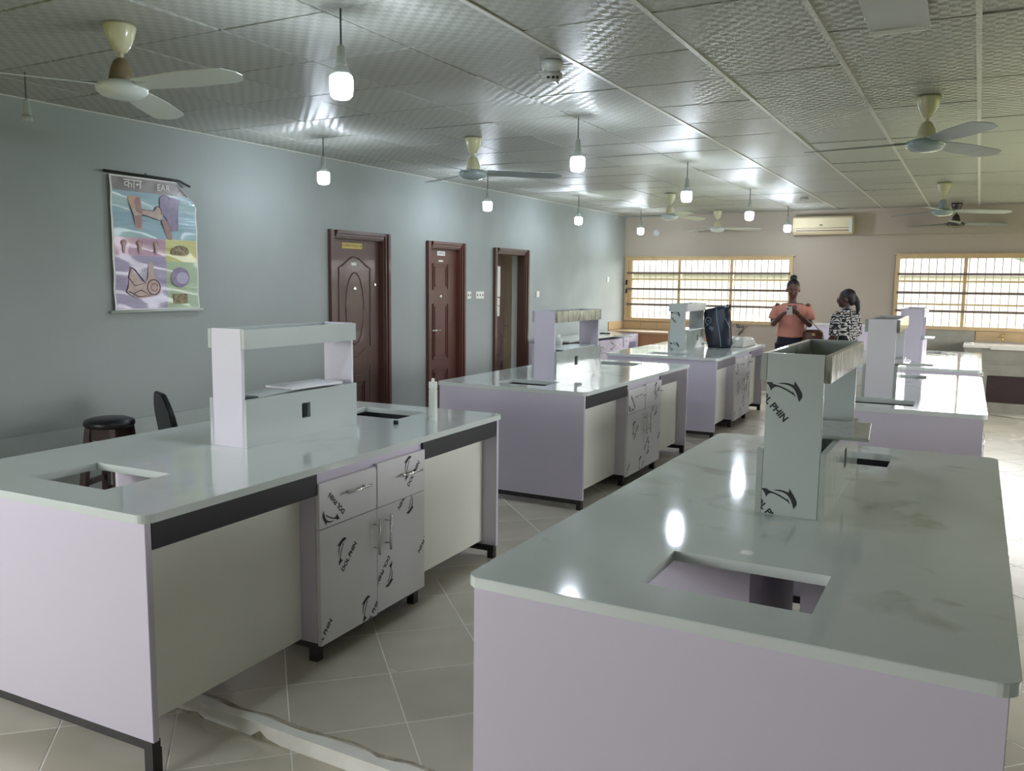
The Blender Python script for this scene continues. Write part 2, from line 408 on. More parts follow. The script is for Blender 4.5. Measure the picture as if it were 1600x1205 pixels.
# daylight guides at the back windows and at the added, unseen ones
def portal(name, centre, rot, w, h):
    l = bpy.data.lights.new(name, 'AREA'); l.shape = 'RECTANGLE'; l.size = w; l.size_y = h; l.cycles.is_portal = True
    o = bpy.data.objects.new(name, l); COL.objects.link(o); o.location = centre; o.rotation_euler = rot; return o
for a in (W1, W2): portal('window_daylight', room((a[0] + a[1]) / 2, YB + .19, (a[2] + a[3]) / 2), (-PI / 2, 0, RR), a[1] - a[0], a[3] - a[2])
for a in FWIN_ADDED: portal('window_daylight', room((a[0] + a[1]) / 2, YF - .19, (a[2] + a[3]) / 2), (PI / 2, 0, RR), a[1] - a[0], a[3] - a[2])
for a in LWIN_ADDED: portal('window_daylight', room(-.19, (a[0] + a[1]) / 2, (a[2] + a[3]) / 2), (0, -PI / 2, RR), a[3] - a[2], a[1] - a[0])
for a in RWIN_ADDED: portal('window_daylight', room(XR + .19, (a[0] + a[1]) / 2, (a[2] + a[3]) / 2), (0, PI / 2, RR), a[3] - a[2], a[1] - a[0])

# dado band on the left wall, backsplash tiles
o = B('trim_1', (0, .5, -.06), (.02, 5.7, .632), 'dado_paint', bevel=.004, loc=RO, rz=RR); tag(o, kind='structure')
o = B('trim_2', (2.75, YB - .14, 2.40), (XR, YB, 2.415), 'warmlit_wall_paint', loc=RO, rz=RR); tag(o, kind='structure')
o = B('trim_3', (2.75, YB - .135, 2.415), (XR, YB, ZC), 'warmlit_wall_paint', loc=RO, rz=RR); tag(o, kind='structure')

# floor: raised platform beyond the broken step edge, lower floor in front of it
fl = G().box((0, 2.25, -.25), (XR, YB, -.0012)).box((0, YF, -.25), (XR, 2.25, -.0612)).obj('floor', 'grout', loc=RO, rz=RR)
tag(fl, kind='structure')
TS = .4235; c45 = math.cos(PI / 4)
def tile_centre(i, j):
    a = (.703 / math.sqrt(2)) + (i + .5) * TS    # along (1,1)/sqrt2
    b = (5.478 / math.sqrt(2)) + (j + .5) * TS   # along (-1,1)/sqrt2
    return ((a - b) * c45, (a + b) * c45)
def in_view(x, y, z):
    d = Vector((x, y, z)) - Vector((0, 0, EYE)); w = d.dot(_f2)
    if w < .3: return False
    px = 800 + F_PX * d.dot(_r3) / w; py = 602 - F_PX * d.dot(_u3) / w
    return -160 < px < 1760 and -100 < py < 1400
tm = G().prism([(TS / 2 * .988 * a, TS / 2 * .988 * b) for a, b in ((-1, -1), (1, -1), (1, 1), (-1, 1))], -.012, 0).mesh('tile', .0015, 1)
fi = RM.inverted()
cands = []
for i in range(-60, 60):
    for j in range(-60, 60):
        x, y = tile_centre(i, j); q = fi @ Vector((x, y, 0))
        if .31 < q.x < XR - .31 and YF + .3 < q.y < YB - .31: cands.append((math.hypot(x, y), x, y))
cands.sort()
near = [c for c in cands if in_view(c[1], c[2], 0)][:300]; ns = set(near)
hd = TS * c45
def clipped_tile(x, y, z, keep_far):
    bm = bmesh.new(); bm.from_mesh(tm)
    bmesh.ops.rotate(bm, verts=bm.verts, matrix=Matrix.Rotation(PI / 4, 3, 'Z'), cent=(0, 0, 0)); bmesh.ops.translate(bm, verts=bm.verts, vec=(x, y, z))
    bmesh.ops.bisect_plane(bm, geom=bm.verts[:] + bm.edges[:] + bm.faces[:], plane_co=(0, 2.262 if keep_far else 2.235, 0), plane_no=(0, -1 if keep_far else 1, 0), clear_outer=True)
    me = bpy.data.meshes.new('tile'); bm.to_mesh(me); bm.free(); return me
rest = G()
for c in cands:
    d, x, y = c
    parts = []
    if y - hd >= 2.262: parts.append(('full', 0.0))
    elif y + hd <= 2.235: parts.append(('full', -.06))
    else: parts += [(True, 0.0), (False, -.06)]
    for kind, z in parts:
        if c in ns:
            if kind == 'full':
                o = link('tile', tm, 'floor_tile', fl); mw = Matrix.Translation((x, y, z + random.uniform(-.0003, .0003))) @ Matrix.Rotation(PI / 4, 4, 'Z')
            else:
                me = clipped_tile(0, 0, 0, kind) if False else clipped_tile(x, y, z, kind)
                if not me.polygons: continue
                o = link('tile', me, 'floor_tile', fl); mw = Matrix.Identity(4)
            o.matrix_local = fi @ mw
        elif kind == 'full':
            k = TS / 2 * .988
            pts = [fi @ Vector((x + (a * c45 - b * c45) * k, y + (a * c45 + b * c45) * k, 0)) for a, b in ((-1, -1), (1, -1), (1, 1), (-1, 1))]
            rest.prism([(p.x, p.y) for p in pts], z - .012, z)
o = rest.obj('far_tiles', 'floor_tile', fl); o['kind'] = 'stuff'
# broken concrete lip of the step
g = G(); n = 60
for k in range(n):
    x0 = -4.6 + k * .13; x1 = x0 + .13
    def e(x): return 2.235 + .012 * math.sin(x * 9.1) + .010 * math.sin(x * 23.7 + 1)
    def t(x): return .003 + .004 * math.sin(x * 17.0)
    def w(x): return 2.214 + .010 * math.sin(x * 13 + 2) + .006 * math.sin(x * 31)
    g.add([(x0, w(x0), -.066), (x1, w(x1), -.066), (x1, e(x1), -.012 + t(x1)), (x0, e(x0), -.012 + t(x0)), (x1, 2.272 + .01 * math.sin(x1 * 19), .0025), (x0, 2.272 + .01 * math.sin(x0 * 19), .0025), (x1, 2.30, -.02), (x0, 2.30, -.02)],
          [(0, 1, 2, 3), (3, 2, 4, 5), (5, 4, 6, 7)])
o = g.obj('step_edge', 'concrete', fl); o.matrix_local = fi @ Matrix.Identity(4)

# ceiling: slab above, tiles and runners below
ce = G().box((-.2, YF - .2, ZC + .07), (XR + .2, YB + .2, ZC + .25)).obj('ceiling', 'ceiling_void', loc=RO, rz=RR); tag(ce, kind='structure')
gx0, gy0, gdx, gdy = -.075, 3.54, .607, .622
ctm = G().prism([(-.297, -.3045), (.297, -.3045), (.297, .3045), (-.297, .3045)], 0, .012).mesh('ceiling_tile', .002, 1)
ccs = []
for i in range(-9, 8):
    for j in range(-11, 17):
        x = gx0 + (i + .5) * gdx; y = gy0 + (j + .5) * gdy; q = fi @ Vector((x, y, 0))
        if q.x < -.2 or q.x > XR + .1 or q.y > YB + .2 or q.y < YF - .2: continue
        ccs.append((math.hypot(x, y), x, y, q))
ccs.sort(key=lambda c: c[0])
vis = set(c[:3] for c in [c for c in ccs if in_view(c[1], c[2], ZC)][:300])
rest = G()
def clip_room(x, y):
    bm = bmesh.new(); bm.from_mesh(ctm); bmesh.ops.translate(bm, verts=bm.verts, vec=(x, y, ZC)); bm.transform(fi)
    for co, no in (((.004, 0, 0), (-1, 0, 0)), ((XR - .004, 0, 0), (1, 0, 0)), ((0, YB - .004, 0), (0, 1, 0)), ((0, YF + .004, 0), (0, -1, 0))):
        bmesh.ops.bisect_plane(bm, geom=bm.verts[:] + bm.edges[:] + bm.faces[:], plane_co=co, plane_no=no, clear_outer=True)
    return bm
for d, x, y, q in ccs:
    edge = q.x < .34 or q.x > XR - .34 or q.y > YB - .34 or q.y < YF + .34
    if (d, x, y) in vis:
        if edge:
            bm = clip_room(x, y)
            if not bm.faces: bm.free(); continue
            me = bpy.data.meshes.new('ceiling_tile'); bm.to_mesh(me); bm.free(); link('ceiling_tile', me, 'ceiling_tile', ce)
        else:
            o = link('ceiling_tile', ctm, 'ceiling_tile', ce)
            o.matrix_local = fi @ (Matrix.Translation((x, y, ZC + random.uniform(-.001, .004))) @ Matrix.Rotation(random.uniform(-.006, .006), 4, 'X') @ Matrix.Rotation(random.uniform(-.006, .006), 4, 'Y'))
    else:
        bm = clip_room(x, y)
        vs = [tuple(v.co) for v in bm.verts]; bm.verts.index_update(); rest.add(vs, [tuple(v.index for v in f.verts) for f in bm.faces]); bm.free()
o = rest.obj('far_ceiling_tiles', 'ceiling_tile', ce); o['kind'] = 'stuff'
for i in range(-9, 9):
    x = gx0 + i * gdx; a = fi @ Vector((x, YF, 0)); 
    if a.x < .02 or a.x > XR - .02: continue
    bm = bmesh.new(); bmesh.ops.create_cube(bm, size=1.0)
    wd = .024 if i > -4 else .007; zr = 0 if i > -4 else .010
    bmesh.ops.scale(bm, verts=bm.verts, vec=(wd, 24, .006)); bmesh.ops.translate(bm, verts=bm.verts, vec=(x, 5, ZC - .001 + zr)); bm.transform(fi)
    for co, no in (((0, YB - .003, 0), (0, 1, 0)), ((0, YF + .003, 0), (0, -1, 0)), ((.003, 0, 0), (-1, 0, 0)), ((XR - .003, 0, 0), (1, 0, 0))):
        r = bmesh.ops.bisect_plane(bm, geom=bm.verts[:] + bm.edges[:] + bm.faces[:], plane_co=co, plane_no=no, clear_outer=True)
        bmesh.ops.holes_fill(bm, edges=bm.edges[:], sides=8)
    me = bpy.data.meshes.new('main_runner'); bm.to_mesh(me); bm.free(); link('main_runner', me, 'runner', ce)
for j in range(-11, 17):
    y = gy0 + j * gdy
    a = G().box((-5.36, y - .004, ZC + .015), (4.3, y + .004, ZC + .02)).obj('cross_tee', 'runner', ce); a.matrix_local = fi @ Matrix.Identity(4)
    if y > YB - .1 or y < YF + .1: bpy.data.objects.remove(a)
# ceiling edge trim strips
o = G().box((0, YF, ZC - .006), (.022, YB, ZC + .012)).obj('trim_4', 'runner', loc=RO, rz=RR); tag(o, kind='structure')

# ------------------------------------------------------------------ windows
def window(name, a, mull, glass=True):
    x0, x1, z0, z1 = a
    w = thing(name, None, None, RO, RR, kind='structure')
    y0, y1 = YB - .03, YB + .05
    B('frame_head', (x0, y0, z1 - .055), (x1, y1, z1), 'window_frame', w); B('frame_sill', (x0, y0, z0), (x1, y1, z0 + .05), 'window_frame', w)
    B('frame_jamb', (x0, y0, z0 + .05), (x0 + .055, y1, z1 - .055), 'window_frame', w); B('frame_jamb', (x1 - .055, y0, z0 + .05), (x1, y1, z1 - .055), 'window_frame', w)
    B('head_drip', (x0 - .02, y0 - .02, z1), (x1 + .02, y1, z1 + .012), 'window_frame', w)
    for mx in mull: B('mullion', (mx - .022, y0 + .01, z0 + .05), (mx + .022, y1, z1 - .055), 'window_frame', w)
    for k, z in enumerate((1.838, 1.736, 1.575, 1.415, 1.318)):
        hh = .017 if k % 2 == 0 else .012
        B('security_rail', (x0 + .03, y0 - .012, z - hh), (x1 - .03, y0 + .004, z + hh), 'window_rail' if k % 2 == 0 else 'window_frame', w)
    nb = int((x1 - x0 - .1) / .101); bm_ = G().tube([(0, 0, z0 + .03), (0, 0, z1 - .04)], .0055, 6).mesh('security_bar')
    for k in range(nb): 
        link('security_bar', bm_, 'burglar_bar', w, loc=(x0 + .13 + k * .101, y0 + .012, 0))
    xs = [x0 + .05] + list(mull) + [x1 - .05]
    for k in range(len(xs) - 1): B('pane', (xs[k], YB + .036, z0 + .04), (xs[k + 1], YB + .040, z1 - .05), 'glass', w)
    return w
w1 = window('window_1', W1, (.97, 1.82))
B('latch', (.05, YB - .05, 1.64), (.075, YB - .028, 1.72), 'dark_rubber', w1); B('latch', (.05, YB - .05, 1.50), (.075, YB - .028, 1.57), 'dark_rubber', w1)
B('sash_stile', (.09, YB - .02, 1.09), (.15, YB + .04, 2.05), 'window_frame', w1)
w2 = window('window_2', W2, (5.09, 6.0))
def added_window(name, c, size, axis):
    w = thing(name, None, None, RO, RR, kind='structure'); a0, a1, z0, z1 = c
    for nm, (p0, p1, q0, q1) in (('frame_head', (a0, a1, z1 - .05, z1)), ('frame_sill', (a0, a1, z0, z0 + .05)), ('frame_jamb', (a0, a0 + .05, z0 + .05, z1 - .05)), ('frame_jamb', (a1 - .05, a1, z0 + .05, z1 - .05)), ('mullion', ((a0 + a1) / 2 - .02, (a0 + a1) / 2 + .02, z0 + .05, z1 - .05))):
        if axis == 'x': B(nm, (p0, size - .05, q0), (p1, size + .03, q1), 'window_frame', w)
        else: B(nm, (size - .03, p0, q0), (size + .05, p1, q1), 'window_frame', w)
for k, a in enumerate(FWIN_ADDED): added_window('window_%d' % (3 + k), a, YF, 'x')  # window objects from here on are unseen, added for their daylight
for k, a in enumerate(RWIN_ADDED): added_window('window_%d' % (4 + k), a, XR, 'y')
for k, a in enumerate(LWIN_ADDED): added_window('window_%d' % (6 + k), a, -.1, 'y')

# ------------------------------------------------------------------ doors on the left wall
def frame_tubes(g, pts, r=.006): g.tube(pts + [pts[0], pts[1]], r, 6)
def door(name, D, outer, m, leaf_open=0):
    y0, y1, zt = D; o0, o1, ot = outer
    d = thing(name, None, None, RO, RR, kind='structure')
    for nm, a, b in (('frame_jamb', (-.10, o0, 0), (.035, y0 + .03, ot)), ('frame_jamb', (-.10, y1 - .03, 0), (.035, o1, ot)), ('frame_head', (-.10, y0 + .03, zt - .03), (.035, y1 - .03, ot))):
        pass
    def jamb(nm, ya, yb, za, zb, horizontal=False):
        g = G()
        if not horizontal:
            s = 1 if ya < (y0 + y1) / 2 else -1
            o, i = (ya, yb) if s > 0 else (yb, ya)
            wd = abs(yb - ya)
            g.box((0, min(o, o + s * wd * .45), za), (.038, max(o, o + s * wd * .45), zb))
            g.box((-.02, min(o + s * wd * .45, o + s * wd * .8), za), (.024, max(o + s * wd * .45, o + s * wd * .8), zb))
            g.box((-.10, min(o + s * wd * .8, i), za), (.010, max(o + s * wd * .8, i), zb))
        else:
            wd = zb - za
            g.box((0, ya, zb - wd * .45), (.038, yb, zb)); g.box((-.02, ya, zb - wd * .8), (.024, yb, zb - wd * .45)); g.box((-.10, ya, za), (.010, yb, zb - wd * .8))
        g.obj(nm, m, d, .004, 2)
    jamb('frame_jamb', o0, y0 + .035, 0, ot); jamb('frame_jamb', y1 - .035, o1, 0, ot); jamb('frame_head', y0 + .035, y1 - .035, zt - .02, ot, True)
    return d
def panel_moulding(parent, y0, y1, z0, z1, x, m):
    g = G()
    for inset, h, wd in ((0, .010, .012), (.035, .008, .010)):
        a0, a1, b0, b1 = y0 + inset, y1 - inset, z0 + inset, z1 - inset
        g.box((x - .002, a0, b0), (x + h, a0 + wd, b1)); g.box((x - .002, a1 - wd, b0), (x + h, a1, b1)); g.box((x - .002, a0 + wd, b0), (x + h, a1 - wd, b0 + wd)); g.box((x - .002, a0 + wd, b1 - wd), (x + h, a1 - wd, b1))
    g.obj('moulding', m, parent, .003, 2)
# door_1: arched panel with an oval
d1 = door('door_1', D1, (6.25, 7.17, 2.13), 'door_wood')
X1 = -.045
lf = B('leaf', (X1 - .04, D1[0] + .03, .01), (X1, D1[1] - .03, D1[2] - .015), 'door_wood', d1, .004)
def arch_path(yc, hw, zb, zs, zt, x):
    pts = [(x, yc - hw, zb), (x, yc - hw, zs)]
    for k in range(1, 16):
        t = k / 16.; pts.append((x, yc - hw + 2 * hw * t, zs + (zt - zs) * (.5 - .5 * math.cos(2 * PI * t)) ** .9))
    pts += [(x, yc + hw, zs), (x, yc + hw, zb)]
    for k in range(1, 16):
        t = k / 16.; pts.append((x, yc + hw - 2 * hw * t, zb - .09 * (.5 - .5 * math.cos(2 * PI * t))))
    return pts
g = G(); p = arch_path(6.69, .235, 1.0, 1.785, 1.89, X1); frame_tubes(g, p, .009); g.obj('moulding', 'door_wood', lf, smooth=True)
g = G(); frame_tubes(g, [(X1, 6.69 + .135 * math.sin(2 * PI * k / 40), 1.381 + .352 * math.cos(2 * PI * k / 40)) for k in range(40)], .008); g.obj('oval_moulding', 'door_wood', lf, smooth=True)
g = G(); p = [(X1, 6.455, .14), (X1, 6.455, .80)] + [(X1, 6.455 + .47 * k / 12, .80 - .09 * math.sin(PI * k / 12)) for k in range(1, 12)] + [(X1, 6.925, .80), (X1, 6.925, .14)]
frame_tubes(g, p, .008); g.obj('moulding', 'door_wood', lf, smooth=True)
panel_moulding(lf, 6.55, 6.83, .2, .66, X1, 'door_wood')
g = G().lathe([(.020, 0), (.020, .006), (.010, .008)], 16); o = g.obj('peephole', 'chrome', lf); o.location = (X1, 6.689, 1.577); o.rotation_euler = (0, PI / 2, 0)
s = B('name_plate', (X1, 6.635, 1.803), (X1 + .004, 6.712, 1.83), 'sign_white', lf)
s = B('sign', (X1, 6.50, 1.965), (X1 + .004, 6.803, 2.018), 'sign_yellow', lf); s['label'] = 'yellow name strip with black lettering'
V, Fs = text_mesh('EN.PREP/MEDIA RM', .038); flat('lettering', V, Fs, 'print_ink', s, ((X1 + .004, 6.6515, 1.9915), (0, 1, 0), (0, 0, 1)), clip=(-.148, .148, -.03, .03))
g = G().lathe([(.012, 0), (.012, .01)], 10); o = g.obj('keyhole', 'chrome', lf); o.location = (X1, 7.0, 1.617); o.rotation_euler = (0, PI / 2, 0)
# door_2: raised rectangular panels and a lever handle
d2 = door('door_2', D2, (7.84, 8.61, 2.10), 'door_wood_red')
lf = B('leaf', (X1 - .04, D2[0] + .03, .01), (X1, D2[1] - .03, D2[2] - .015), 'door_wood_red', d2, .004)
for z0, z1 in ((1.562, 1.86), (.775, 1.41), (.18, .66)): panel_moulding(lf, 8.035, 8.345, z0, z1, X1, 'door_wood_red')
o = G().lathe([(.022, 0), (.022, .006), (.010, .008)], 16).obj('peephole', 'chrome', lf); o.location = (X1, 8.188, 1.485); o.rotation_euler = (0, PI / 2, 0)
s = B('sign', (X1, 8.123, 1.947), (X1 + .004, 8.28, 1.998), 'sign_white', lf); s['label'] = 'small white name plate'
V, Fs = text_mesh('OFFICE', .034); flat('lettering', V, Fs, 'print_ink', s, ((X1 + .004, 8.2, 1.9725), (0, 1, 0), (0, 0, 1)), clip=(-.075, .075, -.03, .03))
B('name_plate', (X1, 8.15, 1.878), (X1 + .004, 8.24, 1.898), 'sign_white', lf)
h = B('handle', (X1, 7.952, .94), (X1 + .010, 7.984, 1.21), 'chrome', lf, .003); G().tube([(X1 + .01, 7.967, 1.11), (X1 + .05, 7.967, 1.11), (X1 + .053, 7.985, 1.11), (X1 + .053, 8.11, 1.107)], .010).obj('lever', 'chrome', h, smooth=True)
# door_3: ajar
d3 = door('door_3', D3, (9.29, 10.195, 2.085), 'door_wood')
lf = bpy.data.objects.new('leaf', None)
lfm = G().box((-.04, 0, .01), (0, D3[1] - D3[0] - .06, D3[2] - .015)).mesh('leaf', .004)
lf = link('leaf', lfm, 'door_wood', d3); lf.location = (X1, D3[0] + .032, 0); lf.rotation_euler = (0, 0, math.radians(18))
panel_moulding(lf, .15, .55, .15, .62, 0, 'door_wood')
g = G(); frame_tubes(g, [(0, .35 + .20 * math.sin(2 * PI * k / 30), .85 + .16 * math.cos(2 * PI * k / 30)) for k in range(30)], .007); g.obj('moulding', 'door_wood', lf, smooth=True)
for z0, z1, ya, yb in ((1.47, 1.86, .08, .40), (1.36, 1.455, .08, .38), (1.22, 1.35, .08, .37)): B('notice', (.0, ya, z0), (.002, yb, z1), 'paper', lf)
o = G().lathe([(.02, 0), (.02, .006), (.01, .008)], 12).obj('peephole', 'chrome', lf); o.location = (0, .38, 1.93); o.rotation_euler = (0, PI / 2, 0)
h = B('handle', (0, .655, .92), (.010, .69, 1.20), 'chrome', lf, .003); G().tube([(.01, .672, 1.08), (.05, .672, 1.08), (.05, .655, 1.08), (.05, .55, 1.08)], .010).obj('lever', 'chrome', h, smooth=True)
# the passage behind the open door; unseen wall opening added to let daylight in
g = G().box((-2.2, 8.7, -.2), (-.2, 13.0, -.004)).box((-2.2, 8.7, 2.6), (-.2, 13.0, 2.7)).box((-2.3, 10.4, -.2), (-2.2, 13.0, 2.7)).box((-2.3, 8.7, -.2), (-2.2, 10.4, 1.0)).box((-2.3, 8.7, 2.2), (-2.2, 10.4, 2.7)).box((-2.2, 8.6, -.2), (-.2, 8.7, 2.7)).box((-2.2, 13.0, -.2), (-.2, 13.1, 2.7))
o = g.obj('wall_passage', 'warmlit_wall_paint', loc=RO, rz=RR); tag(o, kind='structure')
B('floor_passage', (-2.2, 8.7, -.004), (-.2, 13.0, 0), 'floor_tile', loc=RO, rz=RR)['kind'] = 'structure'

# ------------------------------------------------------------------ printed dolphin mark (film print)
_u0 = lambda x, y: ((x - 240) / 5.02 * .0022, -(y - 150) / 5.02 * .0022)
DUP = [_u0(*q) for q in ((195, 101), (215, 94), (245, 91), (275, 94), (300, 101), (314, 107), (318, 74), (332, 96), (350, 122), (366, 148), (377, 174), (376, 196), (366, 214), (356, 232), (350, 214), (343, 190), (332, 163), (318, 140), (300, 122), (270, 108), (235, 102))]
DLO = [_u0(*q) for q in ((103, 97), (135, 92), (152, 95), (163, 105), (185, 111), (215, 119), (250, 132), (285, 151), (306, 164), (302, 149), (318, 170), (331, 195), (312, 180), (285, 164), (250, 146), (215, 131), (190, 125), (170, 130), (156, 142), (147, 160), (138, 138), (124, 113))]
TV, TF = text_mesh('DOL PHIN', .0315, .0011)
_tc = _u0(152, 262); _a = -math.radians(46)
TXT = [(_tc[0] + x * math.cos(_a) - y * math.sin(_a), _tc[1] + x * math.sin(_a) + y * math.cos(_a)) for x, y in TV]
STAMP_V = DUP + DLO + TXT
STAMP_F = [tuple(range(len(DUP))), tuple(len(DUP) + i for i in range(len(DLO)))] + [tuple(len(DUP) + len(DLO) + i for i in f) for f in TF]
def triangulated():
    bm = bmesh.new(); vs = [bm.verts.new((x, y, 0)) for x, y in STAMP_V]
    for f in STAMP_F:
        try: bm.faces.new([vs[i] for i in f])
        except ValueError: pass
    bmesh.ops.triangulate(bm, faces=bm.faces[:]); bm.verts.index_update()
    V = [(v.co.x, v.co.y) for v in bm.verts]; Fs = [tuple(v.index for v in f.verts) for f in bm.faces]; bm.free(); return V, Fs
STAMP_V, STAMP_F = triangulated()
def stamp(parent, frame, cu, cv, deg, clip, sc=1.0, letters=True):
    a = math.radians(deg)
    V = [(cu + sc * (x * math.cos(a) - y * math.sin(a)), cv + sc * (x * math.sin(a) + y * math.cos(a))) for x, y in STAMP_V]
    nd = len(DUP) + len(DLO)
    o = flat('printed_mark', V, STAMP_F if letters else [f for f in STAMP_F if max(f) < nd], 'print_ink', parent, frame, clip=clip)
    if o: o['label'] = 'black printed dolphin mark with lettering'
    return o

# ------------------------------------------------------------------ lab benches
BW, BL, BH = 1.28, 2.57, .877
HOLES = [(.42, .855, .185, .49), (.42, .855, 2.085, 2.385)]
def worktop_mesh():
    bm = bmesh.new()
    def loop(pts):
        vs = [bm.verts.new((x, y, 0)) for x, y in pts]; return [bm.edges.new((vs[i], vs[(i + 1) % len(vs)])) for i in range(len(vs))]
    r = .045; out = []
    for cx, cy, a0 in ((BW - r, r, -90), (BW - r, BL - r, 0), (r, BL - r, 90), (r, r, 180)):
        out += [(cx + r * math.cos(math.radians(a0 + 90 * k / 6)), cy + r * math.sin(math.radians(a0 + 90 * k / 6))) for k in range(7)]
    eo = loop(out)
    for x0, x1, y0, y1 in HOLES: eo += loop([(x0, y0), (x1, y0), (x1, y1), (x0, y1)])
    for cx, cy in (): eo += loop([(cx + .02 * math.cos(2 * PI * k / 14), cy + .02 * math.sin(2 * PI * k / 14)) for k in range(14)])
    bmesh.ops.triangle_fill(bm, use_beauty=True, use_dissolve=False, edges=eo)
    faces = bm.faces[:]
    for f in faces:
        f.normal_update()
        if f.normal.z < 0: f.normal_flip()
    ret = bmesh.ops.extrude_face_region(bm, geom=faces)
    top = [v for v in ret['geom'] if isinstance(v, bmesh.types.BMVert)]
    bmesh.ops.translate(bm, verts=top, vec=(0, 0, .03))
    bmesh.ops.recalc_face_normals(bm, faces=bm.faces[:])
    bm.edges.ensure_lookup_table()
    def outer(v): return v.co.x < r + .001 or v.co.x > BW - r - .001 or v.co.y < r + .001 or v.co.y > BL - r - .001
    es = [e for e in bm.edges if len(e.link_faces) == 2 and abs(e.verts[0].co.z - e.verts[1].co.z) < 1e-6 and outer(e.verts[0]) and outer(e.verts[1]) and abs(e.link_faces[0].normal.z - e.link_faces[1].normal.z) > .5]
    bmesh.ops.bevel(bm, geom=es, offset=.0142, segments=4, affect='EDGES', clamp_overlap=True)
    bmesh.ops.translate(bm, verts=bm.verts, vec=(0, 0, BH - .03))
    me = bpy.data.meshes.new('worktop'); bm.to_mesh(me); bm.free(); return me
WTM = {'worktop_clean': worktop_mesh()}
WTM['worktop_dusty'] = WTM['worktop_clean'].copy()
PL0, PR0 = .02, 1.26                  # end panel left and right edge
CY0, CY1, CYM = .89, 1.72, 1.307      # cabinet extent along the bench
CB = .092
def handle_h(parent, x, y0, y1, z, sx):
    g = G().tube([(x + sx * .03, y0, z), (x + sx * .03, y1, z)], .006, 8)
    for y in (y0 + .025, y1 - .025): g.tube([(x, y, z), (x + sx * .03, y, z)], .004, 6)
    return g.obj('handle', 'chrome', parent, smooth=True)
def handle_v(parent, x, y, z0, z1, sx):
    g = G().tube([(x + sx * .03, y, z0), (x + sx * .03, y, z1)], .006, 8)
    for z in (z0 + .03, z1 - .03): g.tube([(x, y, z), (x + sx * .03, y, z)], .004, 6)
    return g.obj('handle', 'chrome', parent, smooth=True)
def make_bench(label, loc, rz, top='worktop_clean', apron='apron_black', floor_front=0.0, apron2=None):
    t = thing('lab_bench', label, 'lab bench', loc, rz, 'laboratory island benches')
    link('worktop', WTM[top], top, t)
    zt = BH - .03
    for cx, cy in ((.61, .58), (.62, .945), (.61, 2.0)): G().lathe([(.021, -.003), (.021, .0001), (.018, .0002), (.004, .0002)], 16).obj('hole_cap', 'sink_white', t, loc=(cx, cy, BH))
    for y0, y1 in ((.018, .043), (BL - .043, BL - .018)): B('end_panel', (PL0, y0, .075), (PR0, y1, zt), 'laminate', t, .0015)
    for y0, y1 in ((.02, .055), (BL - .055, BL - .02)): B('base_rail', (PL0 + .02, y0, .042), (PR0 - .01, y1, .075), 'steel_black', t)
    for k, (x, y) in enumerate(((PL0 + .02, .02), (PR0 - .05, .02), (PL0 + .02, BL - .06), (PR0 - .05, BL - .06))):
        B('leg', (x, y, floor_front if k < 2 else 0), (x + .04, y + .04, .0419), 'steel_black', t)
    for sx, xf in ((1, PR0), (-1, PL0)):
        xi = xf - sx * .012
        for k, (y0, y1) in enumerate(((.045, CY0 + .002), (CY1 - .002, BL - .045))):
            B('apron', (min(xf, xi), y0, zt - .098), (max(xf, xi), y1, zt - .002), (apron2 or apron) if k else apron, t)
        c0, c1 = (.715, PR0 - .012) if sx > 0 else (PL0 + .012, .555)
        cb = B('cabinet_body', (c0, CY0, CB), (c1, CY1, zt - .001), 'laminate', t, .001)
        B('cabinet_frame', (c0 + .02, CY0 + .01, CB - .032), (c1 - .01, CY1 - .01, CB - .001), 'steel_black', t)
        for yy in (CY0 + .012, CY1 - .055):
            xx = c1 - .055 if sx > 0 else c0 + .015
            B('leg', (xx, yy, 0), (xx + .042, yy + .042, CB - .033), 'steel_black', t)
        xd0 = c1 if sx > 0 else c0; xd1 = xd0 + sx * .020
        for k, (y0, y1) in enumerate(((CY0 + .004, CYM - .0015), (CYM + .0015, CY1 - .002))):
            up = .010 * k
            pz = .003 * k * sx
            dr = B('drawer', (min(xd0, xd1 + pz), y0, .598), (max(xd0, xd1 + pz), y1, .797 + up), 'laminate_white', t, .0012)
            do = B('door', (min(xd0, xd1), y0, CB - .012 + (.006 * k)), (max(xd0, xd1), y1, .594), 'laminate_white', t, .0012)
            hy = (1.058, 1.227) if k == 0 else (1.48, 1.65)
            handle_h(dr, xd1 + pz, hy[0], hy[1], .728 - .008 * k, sx)
            handle_v(do, xd1, 1.285 if k == 0 else 1.375, .385, .555, sx)
            if sx > 0:
                fr = ((xd1, 0, 0), (0, 1, 0), (0, 0, 1)); fr2 = ((xd1 + pz, 0, 0), (0, 1, 0), (0, 0, 1))
                cd = (y0 + .001, y1 - .001, .599, .796 + up); cr = (y0 + .001, y1 - .001, CB - .010 + .006 * k, .593)
                for who, cu, cv, deg in (((dr, .972, .640, 180), (dr, 1.345, .785, 0), (do, 1.043, .463, 92), (do, 1.215, .138, 92), (do, .862, .165, 92)) if k == 0 else
                                         ((dr, 1.563, .738, 92), (do, 1.585, .567, -88), (do, 1.404, .249, -88), (do, 1.762, .30, -88))):
                    stamp(who, fr2 if who is dr else fr, cu, cv, deg, cd if who is dr else cr, letters=(cu != 1.345))
    for y in ([.495] if floor_front == 0 else []) + [2.39]: B('hole_dark_bar', (PL0 + .014, y, .66), (1.148, y + .03, zt - .0005), 'apron_black', t)  # black bars added so the inside of the sink holes looks dark
    for y0, y1 in ((.044, CY0 - .001), (CY1 + .001, BL - .044)): B('modesty_panel', (1.150, y0, .098), (1.165, y1, zt - .001), 'modesty_board', t)
    return t
